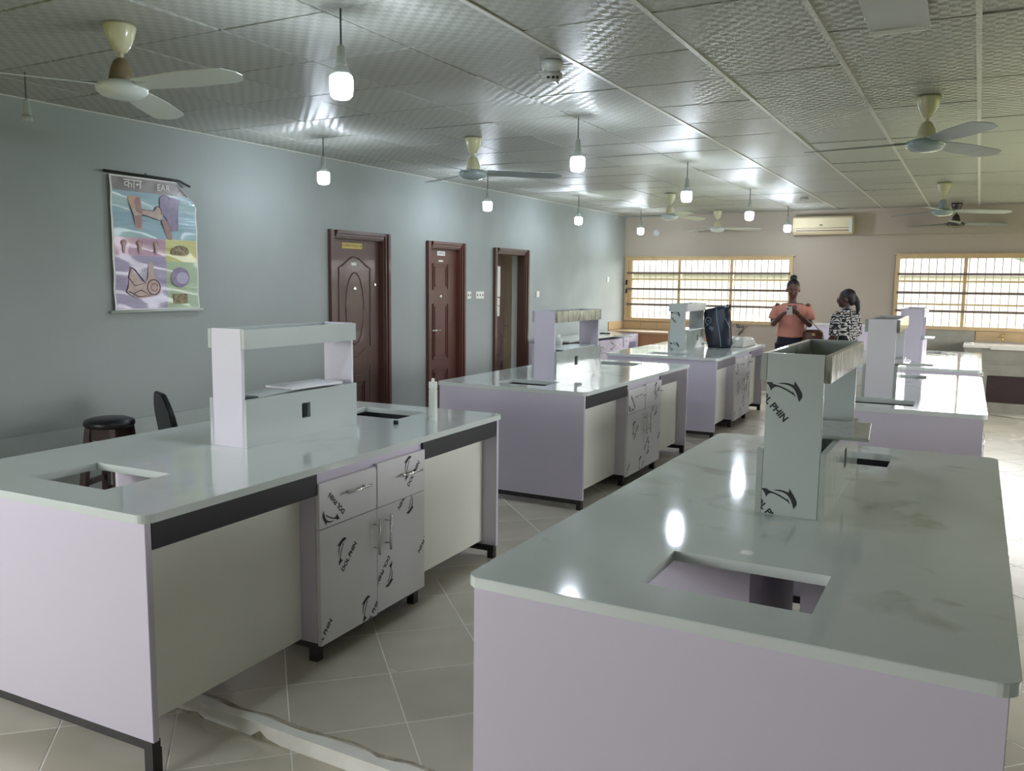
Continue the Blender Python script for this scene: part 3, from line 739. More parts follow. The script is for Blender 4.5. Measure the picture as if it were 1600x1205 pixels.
BENCH = [('front left lab bench with a square sink cut-out beside the stool', (-3.628, 1.773, 0), .0336, 'worktop_clean', 'apron_black', -.06, None),
         ('nearest right lab bench with dusty white top and two bulb reflections', (-1.152, 1.868, 0), .0005, 'worktop_dusty', 'apron_black', -.06, None),
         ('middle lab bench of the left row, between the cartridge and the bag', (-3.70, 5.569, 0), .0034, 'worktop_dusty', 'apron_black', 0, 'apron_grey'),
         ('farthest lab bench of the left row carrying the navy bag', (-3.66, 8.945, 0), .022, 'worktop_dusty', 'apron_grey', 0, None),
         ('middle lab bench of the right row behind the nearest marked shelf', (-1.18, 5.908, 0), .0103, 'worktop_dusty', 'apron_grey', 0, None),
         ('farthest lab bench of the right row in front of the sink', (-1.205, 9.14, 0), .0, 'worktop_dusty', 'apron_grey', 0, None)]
for b in BENCH: make_bench(*b)

# ------------------------------------------------------------------ reagent shelves standing on the benches
def make_shelf(label, bench, x0, y0, length, side='shelf_board', apron='shelf_board', stamps=False, end='shelf_board', hole=.5):
    bx = BENCH[bench]; rz = bx[2]; c, s = math.cos(rz), math.sin(rz)
    loc = (bx[1][0] + x0 * c - y0 * s, bx[1][1] + x0 * s + y0 * c, BH + .0003)
    t = thing('reagent_shelf', label, 'reagent shelf', loc, rz, 'reagent shelves on the benches')
    w = .225; ti = .02
    for k, y in enumerate((0, length - .018)):
        e = B('end_panel', (ti + .001, y, 0), (w - ti - .001, y + .018, .55), end, t, .001)
        if k == 0 and stamps:
            for cv in (.427, .063): stamp(e, ((0, 0, 0), (1, 0, 0), (0, 0, 1)), .078, cv, 0, (ti + .002, w - ti - .002, .002, .548))
    for k, x in enumerate((0, w - ti)):
        B('tray_side', (x, 0, .458), (x + ti, length, .548), apron if k else side, t, .001)
        g = G(); ya, yb, za, zb = length * hole - .032, length * hole + .032, .09, .165
        if k: g.box((x, 0, 0), (x + ti, ya, .225)).box((x, yb, 0), (x + ti, length, .225)).box((x, ya, 0), (x + ti, yb, za)).box((x, ya, zb), (x + ti, yb, .225))
        else: g.box((x, 0, 0), (x + ti, length, .225))
        lo = g.obj('box_side', side, t)
    B('tray_floor', (ti + .001, .019, .462), (w - ti - .001, length - .019, .476), 'shelf_board', t)
    return t, loc, rz
SH = [make_shelf('plain pale shelf on the front left bench with a square socket hole', 0, .525, 1.02, .83, end='laminate_pale'),
      make_shelf('tall pale shelf printed with large dolphin marks on the nearest right bench', 1, .525, 1.045, .88, 'film', 'dirty_film', True, hole=.55),
      make_shelf('shelf with streaky film on the middle bench of the left row', 2, .525, .62, .92, 'film', 'dirty_film', end='laminate', hole=.42),
      make_shelf('shelf with small dolphin marks beside the navy bag', 3, .45, .90, .84, 'film', 'panel_grey', True, hole=.6),
      make_shelf('grey shelf on the middle bench of the right row', 4, .50, .53, .98, 'film', 'dirty_film', end='laminate_white', hole=.5),
      make_shelf('lavender shelf farthest back in the right row', 5, .50, .70, .90, 'laminate', 'laminate', end='laminate', hole=.5)]
def on_shelf(k, x, y, z=.225):
    t, loc, rz = SH[k]; c, s = math.cos(rz), math.sin(rz)
    return (loc[0] + x * c - y * s, loc[1] + x * s + y * c, loc[2] + z)
def board(label, k, x, y, sx, sy, th, z, rot, m='shelf_board'):
    o = G().box((-sx / 2, -sy / 2, 0), (sx / 2, sy / 2, th)).obj('shelf_board', m, None, .002, 1, loc=on_shelf(k, x, y, z), rz=SH[k][2] + rot)
    return tag(o, label, 'board', 'loose boards lying on the reagent shelves')
board('long loose white board lying lower on the front left shelf', 0, .112, .36, .15, .55, .010, .2252, .10, 'shelf_board')
board('short loose white board lying on top on the front left shelf', 0, .130, .52, .19, .36, .012, .2356, -.10, 'laminate_white')
board('glossy loose plate jutting from the nearest marked shelf on the right', 1, .185, .50, .24, .40, .010, .2252, .08, 'film')
board('loose board on the streaky film shelf of the middle left bench', 2, .115, .46, .22, .70, .012, .2252, .02, 'shelf_board')
board('loose board on the shelf beside the navy bag', 3, .125, .40, .22, .66, .012, .2252, .0, 'shelf_board')
board('loose plate jutting from the grey shelf of the middle right bench', 4, .165, .35, .24, .40, .012, .2252, .03, 'film')
board('loose plate on the lavender shelf farthest back', 5, .185, .45, .26, .40, .012, .2252, 0, 'shelf_board')
def bench_pt(k, x, y, z=BH):
    b = BENCH[k]; c, s = math.cos(b[2]), math.sin(b[2]); return (b[1][0] + x * c - y * s, b[1][1] + x * s + y * c, z)
# sealant cartridge
t = thing('sealant_cartridge', 'white ribbed sealant cartridge standing on the front left bench', 'cartridge', bench_pt(0, 1.045, 2.16))
prof = []
for k in range(17):
    z = .03 + k * .0085; prof += [(.0245, z), (.0245, z + .005), (.0215, z + .0055), (.0215, z + .0083)]
G().lathe([(.024, 0), (.0245, .028)] + prof + [(.0245, .182), (.0245, .215), (.022, .218)], 20).obj('tube', 'silicone_white', t, smooth=False)
G().lathe([(.009, .218), (.009, .235), (.006, .237)], 12).obj('nozzle', 'silicone_white', t)
o = G().tube([(0, 0, .012), (.022, .012, .012)], .012, 10).obj('bottle_cap', 'plastic_black', smooth=True, loc=bench_pt(0, .94, 1.925)); tag(o, 'small black cap lying on the front left bench', 'cap')
t = thing('plastic_tub', 'small clear plastic tub behind the middle left shelf', 'tub', bench_pt(2, .33, 1.5))
G().lathe([(.045, 0), (.055, .02), (.056, .24), (.04, .28)], 16).obj('body', 'plastic_clear', t, smooth=True); G().lathe([(.035, .281), (.035, .305)], 14).obj('lid', 'silicone_white', t)
o = G().box((-.03, -.02, 0), (.03, .02, .014)).obj('plastic_offcut', 'panel_grey', None, .003, loc=bench_pt(2, 1.03, .42), rz=.4); tag(o, 'little grey offcut on the corner of the middle left bench', 'offcut')
# navy bag
t = thing('tote_bag', 'navy plastic bag standing upright on the farthest left bench', 'bag', bench_pt(3, .90, 1.60), .12)
rings = []; V = []; n = 28
lv = [(0, .13, .075, .0, 0), (.05, .145, .085, .0, 0), (.18, .155, .085, -.02, 0), (.32, .16, .075, -.035, 0), (.42, .155, .055, -.042, 0), (.47, .15, .04, -.04, 0), (.50, .145, .03, -.035, 1)]
g = G(); vs = []; fs = []
for li, (z, rx, ry, ox, top) in enumerate(lv):
    for i in range(n):
        a = 2 * PI * i / n; ca, sa = math.cos(a), math.sin(a)
        x = ox + rx * math.copysign(abs(ca) ** .45, ca); y = ry * math.copysign(abs(sa) ** .45, sa)
        w = .010 * math.sin(i * 2.7 + z * 21) + .006 * math.sin(i * 5.1 + z * 43)
        vs.append((x + w * ca, y + w * sa, z + (top * (.035 * (x - ox) / rx + .012 * math.sin(i * 1.9)))))
for j in range(len(lv) - 1):
    for i in range(n):
        k = (i + 1) % n; fs.append((j * n + i, j * n + k, (j + 1) * n + k, (j + 1) * n + i))
fs.append(tuple(range(n - 1, -1, -1))); fs.append(tuple((len(lv) - 1) * n + i for i in range(n)))
bagm = G().add(vs, fs).obj('bag_body', 'bag_navy', t, smooth=True)
G().tube([(.03 - .02 * 0, -.098, .02), (.02, -.104, .12), (.0, -.104, .22), (-.025, -.10, .32), (-.04, -.085, .42), (-.045, -.07, .49)], .004, 6).obj('seam', 'bag_print', t)
g = G(); frame_tubes(g, [(-.135 + .034 * math.cos(2 * PI * k / 20), -.098 + .006 * math.sin(2 * PI * k / 20), .335 + .042 * math.sin(2 * PI * k / 20)) for k in range(20)], .004); g.tube([(-.145, -.101, .335), (-.125, -.101, .335), (-.125, -.1015, .32)], .004, 6)
g.obj('printed_emblem', 'bag_print', t)
g = G()
for a, b in (((-.105, .275), (-.118, .235)), ((-.085, .262), (-.098, .222)), ((-.11, .250), (-.09, .246)), ((-.068, .255), (-.085, .21)), ((-.14, .285), (-.148, .27))): g.tube([(a[0], -.101, a[1]), (b[0], -.101, b[1])], .005, 6)
g.obj('printed_letters', 'bag_print', t)
G().tube([(.07, -.082, .37), (.10, -.086, .31), (.13, -.078, .25)], .005, 6).obj('handle', 'bag_print', t)
g = G(); vs = []; fs = []
nx, ny = 12, 22
for j in range(ny):
    for i in range(nx):
        u, v = i / (nx - 1), j / (ny - 1)
        e = min(u, 1 - u, v, 1 - v); h = (.095 * min(1, e * 9)) + .012 * math.sin(i * 1.7 + j * 2.3) * min(1, e * 6) + .008 * math.sin(j * 4.1)
        vs.append((-.17 + .34 * u, .68 * v, max(.004, h)))
for j in range(ny - 1):
    for i in range(nx - 1): fs.append((j * nx + i, j * nx + i + 1, (j + 1) * nx + i + 1, (j + 1) * nx + i))
nb = len(vs); vs += [(-.17, 0, 0), (.17, 0, 0), (.17, .68, 0), (-.17, .68, 0)]
g.add(vs, fs + [(nb + 3, nb + 2, nb + 1, nb)]); o = g.obj('wrapping_pack', 'foil_white', loc=bench_pt(3, 1.0, 1.80, BH + .0003)); tag(o, 'folded white plastic wrapping lying behind the navy bag', 'wrapping')

# ------------------------------------------------------------------ things on the left wall
# poster
t = thing('anatomy_chart', 'laminated anatomy wall chart of the ear with a curled corner', 'wall chart', room(.012, 0, 0), RR)
PX = .012
pw0, pw1, pz0, pz1 = 3.985, 4.725, 1.425, 2.375
def prow(y, z): return PX + .003 * math.sin(z * 23) + .002 * math.sin(y * 11 + z * 31)
def patch(name, m, y0, y1, z0, z1, off=0, cut=None, parent=None):
    g = G(); nx, nz = max(2, int((y1 - y0) / .03)), max(2, int((z1 - z0) / .03)); vs = []; fs = []
    for j in range(nz + 1):
        for i in range(nx + 1):
            y = y0 + (y1 - y0) * i / nx; z = z0 + (z1 - z0) * j / nz
            if cut: y = min(y, cut(z))
            vs.append((prow(y, z) + off, y, z))
    for j in range(nz):
        for i in range(nx): a = j * (nx + 1) + i; fs.append((a, a + 1, a + nx + 2, a + nx + 1))
    return g.add(vs, fs).obj(name, m, parent or t, smooth=True)
def cutline(z): return 4.725 if z < 2.20 else 4.725 - (z - 2.20) * 1.02
sh = patch('sheet', 'p_white', pw0, pw1, pz0, pz1, 0, cutline)
G_ = patch('printed_heading', 'p_head', 4.0, 4.715, 2.27, 2.365, .001, lambda z: cutline(z) - .008, sh)
patch('printed_panel', 'p_blue', 4.0, 4.715, 1.945, 2.27, .001, lambda z: cutline(z) - .008, sh)
patch('printed_panel', 'p_pink', 4.0, 4.43, 1.815, 1.945, .001, None, sh); patch('printed_panel', 'p_yellow', 4.43, 4.715, 1.78, 1.945, .001, None, sh)
patch('printed_panel', 'p_violet', 4.0, 4.43, 1.435, 1.815, .001, None, sh); patch('printed_panel', 'p_green', 4.43, 4.715, 1.435, 1.78, .001, None, sh)
def spline(pts, n=4):
    out = []; k = len(pts)
    for i in range(k):
        p0, p1, p2, p3 = (pts[(i + j) % k] for j in (-1, 0, 1, 2))
        for q in range(n):
            t = q / n
            out.append(tuple(.5 * (2 * p1[a] + (p2[a] - p0[a]) * t + (2 * p0[a] - 5 * p1[a] + 4 * p2[a] - p3[a]) * t * t + (3 * p1[a] - p0[a] - 3 * p2[a] + p3[a]) * t ** 3) for a in (0, 1)))
    return out
def shape(name, m, pts, off=.0022, parent=None):
    pts = spline(pts) if len(pts) > 4 else pts
    V = [(PX + .004 + off, y, z) for y, z in pts]
    bm = bmesh.new(); f = bm.faces.new([bm.verts.new(v) for v in V]); bmesh.ops.triangulate(bm, faces=[f])
    for q in bm.faces:
        q.normal_update()
        if q.normal.x < 0: q.normal_flip()
    me = bpy.data.meshes.new(name); bm.to_mesh(me); bm.free(); return link(name, me, m, parent or sh)
def stroke(pts, r, m, name='printed_drawing'): return G().tube([(PX + .0055, y, z) for y, z in pts], r * .8, 5).obj(name, m, sh)
def oval(c, ry, rz_, n=22): return [(c[0] + ry * math.cos(2 * PI * k / n), c[1] + rz_ * math.sin(2 * PI * k / n)) for k in range(n)]
def Q(x, z):   # chart zoom pixels (150x120 crop, 1506x1205) to wall coordinates
    return (4.0 + (x - 130) / 1290 * .715 * (1 + .0), 2.375 - (z - 110) / 1050 * .43 - (x - 130) / 1290 * -.075 * (1 - (z - 110) / 1050))
shape('printed_drawing', 'p_skin', [Q(*p) for p in ((340, 490), (420, 470), (520, 480), (540, 600), (570, 690), (740, 700), (800, 640), (860, 700), (860, 820), (800, 850), (560, 770), (550, 900), (540, 1010), (450, 1000), (430, 800), (380, 640))])
shape('printed_drawing', 'p_orange', [Q(*p) for p in ((350, 480), (430, 475), (440, 600), (420, 680), (380, 640))], .003)
shape('printed_drawing', 'p_red', [Q(*p) for p in ((450, 520), (520, 490), (530, 640), (560, 700), (540, 760), (470, 730), (450, 640))], .003)
shape('printed_drawing', 'p_red', [Q(*p) for p in ((440, 800), (540, 780), (530, 1000), (460, 1000))], .003)
shape('printed_drawing', 'p_purple', [Q(*p) for p in ((830, 500), (900, 440), (1000, 480), (1160, 530), (1120, 640), (1100, 900), (1110, 1010), (1000, 1000), (940, 850), (850, 700))])
shape('printed_drawing', 'p_red', [Q(*p) for p in ((850, 850), (930, 860), (980, 980), (1010, 1150), (940, 1150), (890, 1000))], .003)
stroke([Q(*p) for p in ((560, 690), (650, 705), (740, 710), (760, 650), (800, 630), (850, 680), (850, 760))], .004, 'p_line'); stroke([Q(*p) for p in ((560, 780), (680, 810), (800, 850))], .003, 'p_line')
stroke([Q(*p) for p in ((830, 600), (840, 500), (890, 450), (960, 460), (1000, 520))], .004, 'p_purple')
for yc in (4.075, 4.205, 4.345):
    shape('printed_drawing', 'p_red', oval((yc, 1.905), .022, .022)); shape('printed_drawing', 'p_skin', oval((yc, 1.87), .012, .04), .003)
shape('printed_drawing', 'p_dark', [(4.49, 1.835), (4.625, 1.835), (4.625, 1.885), (4.56, 1.905), (4.49, 1.88)]); shape('printed_drawing', 'p_dark', [(4.48, 1.465), (4.61, 1.465), (4.61, 1.54), (4.48, 1.54)])
shape('printed_drawing', 'p_purple', oval((4.55, 1.665), .085, .075)); shape('printed_drawing', 'p_violet', oval((4.57, 1.66), .055, .045), .003)
shape('printed_drawing', 'p_skin', [(4.12, 1.73), (4.19, 1.64), (4.26, 1.65), (4.27, 1.76), (4.31, 1.76), (4.32, 1.67), (4.37, 1.61), (4.36, 1.54), (4.28, 1.52), (4.18, 1.51), (4.09, 1.55), (4.10, 1.60)])
stroke(oval((4.31, 1.59), .055, .055) + [(4.365, 1.59)], .005, 'p_line'); stroke(oval((4.315, 1.59), .028, .028), .004, 'p_red'); stroke([(4.12, 1.72), (4.10, 1.66), (4.15, 1.60), (4.24, 1.62), (4.15, 1.72), (4.12, 1.73)], .005, 'p_line'); stroke([(4.1, 1.56), (4.18, 1.52), (4.28, 1.53), (4.2, 1.57), (4.13, 1.54)], .006, 'p_line')
V, Fs = text_mesh('कान', .095); flat('printed_lettering', V, Fs, 'p_white', sh, ((PX + .014, 4.16, 2.32), (0, 1, 0), (0, 0, 1)))
V, Fs = text_mesh('EAR', .065); flat('printed_lettering', V, Fs, 'p_white', sh, ((PX + .014, 4.42, 2.315), (0, 1, 0), (0, 0, 1)))
G().tube([(PX + .004, 3.94, 2.392), (PX + .004, 4.5, 2.388), (PX + .006, 4.57, 2.385), (PX + .014, 4.66, 2.352)], .009, 8).obj('hanging_rod', 'apron_black', t, smooth=True)
G().tube([(PX + .004, 3.955, 1.415), (PX + .004, 4.755, 1.418)], .011, 8).obj('bottom_rod', 'holder', t, smooth=True)
G().tube([(PX, 4.26, 2.39), (PX, 4.28, 2.41), (PX, 4.30, 2.39)], .003, 6).obj('hook', 'steel_black', t)
def switch(name, y0, y1, z0, z1, label, rockers, x=.0):
    t = thing(name, label, 'socket' if rockers > 1 else 'switch', room(0, 0, 0), RR)
    B('plate', (0, y0, z0), (.012, y1, z1), 'switch_white', t, .003)
    for k in range(rockers):
        yc = y0 + (y1 - y0) * (k + .5) / rockers
        B('rocker', (.0122, yc - .008, (z0 + z1) / 2 - .012), (.016, yc + .008, (z0 + z1) / 2 + .012), 'cord' if rockers > 1 else 'switch_white', t, .001)
switch('wall_switch', 8.675, 8.765, 1.458, 1.542, 'square white wall switch nearest to the red-brown door', 2)
switch('wall_socket', 8.875, 9.06, 1.457, 1.542, 'wide double white wall socket between two doors', 3)
switch('light_switch', 10.45, 10.53, 1.462, 1.54, 'small white switch beside the open door', 1)
switch('light_switch', 12.90, 12.97, 1.68, 1.76, 'small white switch on the left wall near the window corner', 1)

# ------------------------------------------------------------------ things on the back wall
t = thing('air_conditioner', 'yellowed wall air conditioner above the two people', 'air conditioner', RO, RR)
ax0, ax1, az0, az1 = 2.79, 3.62, 2.405, 2.668; ay = YB - .14
pr = [(ay, az0 + .03), (ay - .13, az0), (ay - .20, az0 + .04), (ay - .215, az0 + .10), (ay - .205, az1 - .03), (ay - .17, az1), (ay, az1)]
g = G(); g.add([(ax0, y, z) for y, z in pr] + [(ax1, y, z) for y, z in pr], [tuple(range(6, -1, -1)), tuple(range(7, 14))] + [(i, (i + 1) % 7, 7 + (i + 1) % 7, 7 + i) for i in range(7)]); g.obj('body', 'ac_plastic', t, .006)
B('louvre', (ax0 + .05, ay - .206, az0 + .045), (ax1 - .05, ay - .198, az0 + .062), 'window_rail', t); B('louvre', (ax0 + .05, ay - .216, az0 + .085), (ax1 - .05, ay - .208, az0 + .094), 'window_rail', t)
B('end_cap', (ax1 - .045, ay - .219, az0 + .02), (ax1 - .001, ay - .12, az1 - .05), 'panel_grey', t, .004); B('display', (ax0 + .38, ay - .2175, az0 + .125), (ax0 + .42, ay - .205, az0 + .14), 'dark_rubber', t)
o = G().lathe([(.055, 0), (.055, .02), (.03, .03)], 18).obj('wall_rose', 'panel_grey'); tag(o, 'small round fitting high on the back wall left', 'wall fitting'); o.location = room(.55, YB, 2.49); o.rotation_euler = (PI / 2, 0, RR)
# tiled splashbacks
def splash(x0, x1, z0, z1, n, label):
    t = thing('splashback', label, 'splashback', RO, RR); w = (x1 - x0) / n
    me = G().box((.002, YB - .012, z0), (w - .002, YB, z1)).mesh('tile', .001, 1)
    for k in range(n): link('tile', me, 'tile_cream', t, loc=(x0 + k * w, 0, 0))
splash(.02, 1.5, .905, 1.035, 5, 'tan tiled splashback under the left window'); splash(5.27, 6.9, .92, 1.05, 5, 'tan tiled splashback behind the brass tap')
t = thing('splashback', 'cream tile panel in the corner of the left wall', 'splashback', RO, RR); B('tile', (0, 13.0, .905), (.012, YB - .013, 1.035), 'tile_cream', t)
# built-in counter left
t = thing('wall_counter', 'brown built-in counter under the left window', 'counter', RO, RR)
B('front', (.52, 12.98, 0), (1.56, YB - .001, .868), 'counter_brown', t); B('slab', (.02, 12.95, .869), (1.58, YB - .001, .90), 'tile_cream', t, .003)
# left wall cabinet run
t = thing('wall_cabinet', 'white drawer cabinet along the left wall under the loose slab', 'cabinet', RO, RR)
B('body', (.015, 10.2, .1), (.55, 12.24, .835), 'laminate', t); B('plinth', (.05, 10.22, 0), (.52, 12.22, .0995), 'steel_black', t)
for k in range(4):
    y0 = 10.21 + k * .507; d = B('drawer', (.55, y0, .655), (.57, y0 + .50, .83), 'laminate', t, .001); handle_h(d, .57, y0 + .16, y0 + .34, .745, 1); d2_ = B('door', (.55, y0, .11), (.57, y0 + .50, .65), 'laminate', t, .001); handle_v(d2_, .57, y0 + (.44 if k % 2 == 0 else .06), .42, .58, 1)
    stamp(d, ((.57, 0, 0), (0, 1, 0), (0, 0, 1)), y0 + .10, .71, 60 + 50 * k, (y0 + .001, y0 + .499, .656, .829))
t = thing('wall_cabinet', 'white cabinet with a square opening in the far left corner', 'cabinet', RO, RR)
g = G(); y0, y1, z0, z1, ya, yb, za, zb = 12.27, 12.94, .0, .868, 12.52, 12.84, .655, .755
g.box((.53, y0, z0), (.55, ya, z1)).box((.53, yb, z0), (.55, y1, z1)).box((.53, ya, z0), (.55, yb, za)).box((.53, ya, zb), (.55, yb, z1)); g.obj('front', 'laminate', t)
B('back', (.015, y0, 0), (.035, y1, .868), 'laminate', t); B('side', (.035, y0, 0), (.529, y0 + .018, .868), 'laminate', t); B('side', (.035, y1 - .018, 0), (.529, y1, .868), 'laminate', t); B('shelf', (.036, y0 + .019, .62), (.528, y1 - .019, .635), 'laminate', t)
dh = B('drawer', (.551, 12.29, .70), (.566, 12.50, .85), 'laminate', t, .001); handle_h(dh, .566, 12.32, 12.46, .78, 1)
ti = [fi @ Vector(p) for p in ((-4.47, 11.94, 0), (-5.25, 13.02, 0), (-5.25, 10.3, 0), (-4.72, 10.3, 0), (-4.72, 11.86, 0))]
sl = G().prism([(p.x, p.y) for p in (ti[0], ti[1], ti[2], ti[3], ti[4])], .8692, .893).obj('stone_slab', 'marble_edge', None, .003, loc=RO, rz=RR); tag(sl, 'loose white stone slab resting on the left wall cabinets', 'stone slab')
o = G().box((0, 0, 0), (.16, .05, .015)).box((.03, .05, 0), (.06, .18, .012)).obj('hand_tool', 'dark_rubber', loc=(-5.05, 12.1, .893), rz=.3); tag(o, 'black hand tool lying on the loose stone slab', 'tool')
# low white-topped cupboard behind the people
t = thing('low_cupboard', 'low lavender cupboard with white top behind the two people', 'cupboard', RO, RR)
B('body', (3.02, YB - .32, 0), (4.10, YB - .001, 1.085), 'laminate', t); B('top', (3.0, YB - .34, 1.0855), (4.12, YB - .001, 1.11), 'sink_white', t, .003)
# sink counter right
t = thing('sink_counter', 'cement sink counter with white top under the right window', 'sink counter', RO, RR)
sy = 13.0
g = G().box((5.16, sy, .14), (5.45, YB - .001, .86)).box((6.12, sy, .14), (7.6, YB - .001, .86)).box((5.45, sy, .50), (6.12, YB - .001, .86)); g.obj('front', 'cement', t)
B('plinth', (5.18, sy + .02, 0), (7.6, YB - .001, .139), 'cement', t); B('ledge', (5.30, sy - .012, .66), (6.3, sy - .0005, .685), 'cement', t)
dp = B('door', (5.455, sy + .012, .142), (6.115, sy + .03, .498), 'dark_panel', t, .002); o = G().ell((0, 0, 0), (.012, .012, .012), 10, 6).obj('knob', 'chrome', dp); o.location = (6.02, sy + .0, .43)
B('top', (5.14, sy - .03, .8605), (7.62, YB - .001, .895), 'sink_white', t, .004); B('basin', (5.46, sy - .045, .845), (6.1, sy - .0305, .897), 'sink_white', t, .006)
g = G().lathe([(.018, 0), (.02, .02), (.02, .025)], 12); o = g.obj('soap_dish', 'sink_white', loc=room(5.24, sy + .15, .895)); tag(o, 'small white pot at the left end of the sink counter', 'pot')
t = thing('water_tap', 'brass tap on the tiles above the sink counter', 'tap', room(5.60, YB - .012, .985), RR)
G().tube([(0, 0, 0), (0, -.05, 0), (0, -.075, -.012), (0, -.08, -.05)], .009, 8).obj('spout', 'brass', t, smooth=True); G().tube([(0, -.04, 0), (0, -.04, .035)], .007, 8).box((-.025, -.046, .035), (.025, -.034, .043)).obj('handle', 'brass', t)
t = thing('wall_panel', 'grey cement panel on the wall left of the sink tiles', 'wall panel', RO, RR); B('panel', (4.2, YB - .01, .62), (5.26, YB - .001, 1.05), 'cement', t)
o = G().tube([(.18, 12.75, .012), (.5, 12.55, .012), (.9, 12.5, .012), (1.5, 12.48, .012), (2.2, 12.4, .012)], .012, 8).obj('hose', 'hose_white', smooth=True); tag(o, 'white hose lying on the floor before the sink counter', 'hose')
t = thing('electric_cable', 'tangled dark cables hanging from the left window sill', 'cable', RO, RR)
for dx in (0, .03): G().tube([(1.93 + dx, YB - .02, 1.04), (1.95 + dx, YB - .05, .99), (2.06 + dx * 2, YB - .045, 1.01), (2.03 - dx, YB - .04, .92), (1.97, YB - .03, .86)], .008, 6).obj('wire', 'cord', t)

# ------------------------------------------------------------------ ceiling fittings
def blade_mesh(R0=.11, R1=.70):
    g = G(); n = 14; vs = []; fs = []
    for k in range(n + 1):
        t = k / n; r = R0 + (R1 - R0) * t
        w = .05 + .024 * min(1, t * 2.2); 
        if t > .86: w *= math.sqrt(max(0.02, 1 - ((t - .86) / .145) ** 2))
        tw = -math.radians(13) * (1 - .3 * t); dz = -.012 * t
        for sgn in (-1, 1):
            vs += [(r, sgn * w * math.cos(tw), dz + sgn * w * math.sin(tw)), (r, sgn * w * math.cos(tw), dz + sgn * w * math.sin(tw) - .004)]
    for k in range(n):
        a = 4 * k; b = a + 4
        fs += [(a, a + 2, b + 2, b), (a + 1, b + 1, b + 3, a + 3), (a, b, b + 1, a + 1), (a + 2, a + 3, b + 3, b + 2)]
    fs += [(0, 1, 3, 2), (4 * n, 4 * n + 2, 4 * n + 3, 4 * n + 1)]
    return g.add(vs, fs).mesh('blade', smooth=False)
BLM = blade_mesh()
def fan(label, x, y, base, canopy='fan_cream', bell='fan_cream', disc='fan_blue', blade='fan_blade', drop=0.0):
    t = thing('ceiling_fan', label, 'ceiling fan', (x, y, ZC - .003), 0, 'ceiling fans')
    G().lathe([(.068, 0), (.070, -.012), (.060, -.05), (.045, -.09), (.028, -.115), (.018, -.122)], 24).obj('canopy', canopy, t, smooth=True)
    G().lathe([(.011, -.115), (.011, -.15 - drop)], 10).obj('rod', canopy, t)
    z = -.145 - drop
    G().lathe([(.02, z), (.034, z - .015), (.046, z - .045), (.054, z - .085), (.056, z - .105)], 24).obj('motor_bell', bell, t, smooth=True)
    dm = G().lathe([(.07, z - .100), (.105, z - .112), (.112, z - .125), (.108, z - .145), (.085, z - .165), (.04, z - .176), (.01, z - .178)], 28).obj('motor_disc', disc, t, smooth=True)
    for k in range(3):
        me = BLM
        a = math.radians(base + 120 * k)
        b = bpy.data.objects.new('blade', BLM.copy() if not BLM.materials else BLM)
        if not b.data.materials: b.data.materials.append(MATS[blade])
        COL.objects.link(b); b.parent = t; b.location = (0, 0, z - .118); b.rotation_euler = (0, 0, a)
        br = G().box((.085, -.022, -.003), (.17, .022, .003)).obj('blade_bracket', 'fan_dark' if disc == 'fan_dark' else 'holder', b)
    return t
FANS = [('ceiling fan with brown rusted motor nearest the left front corner', -3.444, 2.643, 2, 'fan_cream', 'fan_brown', 'fan_white', 'fan_white', 0),
        ('cream ceiling fan above the middle bench of the left row', -3.555, 5.876, -86, 'fan_cream', 'fan_cream', 'fan_blue', 'fan_blade', 0),
        ('large cream ceiling fan with blue-grey blades at the upper right', -.337, 5.767, 178, 'fan_cream', 'fan_cream', 'fan_blue', 'fan_blade', 0),
        ('ceiling fan left of the small hanging bulb near the left window', -3.455, 10.45, -51, 'fan_cream', 'fan_cream', 'fan_white', 'fan_blade', 0),
        ('farthest ceiling fan close to the back wall above the left window', -3.565, 13.08, -90, 'fan_cream', 'fan_cream', 'fan_white', 'fan_white', 0),
        ('ceiling fan with round grey motor above the right window', -.404, 10.5, 20, 'fan_cream', 'fan_blue', 'fan_blue', 'fan_blade', .03),
        ('dark brown ceiling fan close to the back wall above the right window', -.334, 13.05, -90, 'fan_dark', 'fan_dark', 'fan_dark', 'fan_blade', 0)]
for f in FANS: fan(*f)
def bulb(label, x, y, lit=True):
    t = thing('hanging_bulb', label, 'light bulb', (x, y, ZC - .003), 0, 'hanging light bulbs')
    G().lathe([(.004, 0), (.004, -.15)], 8).obj('cord', 'cord', t)
    G().lathe([(.008, -.145), (.016, -.155), (.018, -.185), (.0185, -.187), (.0185, -.193), (.018, -.195), (.022, -.22), (.024, -.232)], 16).obj('lamp_holder', 'holder', t, smooth=True)
    if lit:
        G().lathe([(.020, -.225), (.028, -.24), (.038, -.258), (.0455, -.272)], 20).obj('bulb_neck', 'bulb_neck', t, smooth=True)
        G().lathe([(.046, -.2722), (.0485, -.285), (.0485, -.325), (.045, -.35), (.034, -.362), (.012, -.366)], 24).obj('bulb_dome', 'bulb_lit', t, smooth=True)
    else: G().lathe([(.026, -.232), (.030, -.262), (.022, -.264)], 16).obj('holder_skirt', 'holder', t, smooth=True)
BULBS = [('nearest large lit bulb hanging at the top left of the room', -2.405, 2.905), ('lit bulb hanging by the left wall above the arched brown door', -4.62, 5.349),
         ('lit bulb hanging just behind the second left fan', -4.66, 8.0), ('lit bulb hanging below the ceiling sensor', -2.46, 5.438), ('lit bulb in the centre of the ceiling, above the bag', -2.428, 7.814),
         ('lit bulb on the left row above the open door', -4.62, 10.275), ('lit bulb of the right row just before the air conditioner', -2.42, 10.243),
         ('smallest lit bulb, farthest in the left corner by the window', -4.62, 12.6), ('farthest lit bulb of the right row beside the air conditioner', -2.446, 12.65)]
for b in BULBS: bulb(*b)
bulb('empty lamp holder hanging in the top left corner', -4.69, 2.986, False)
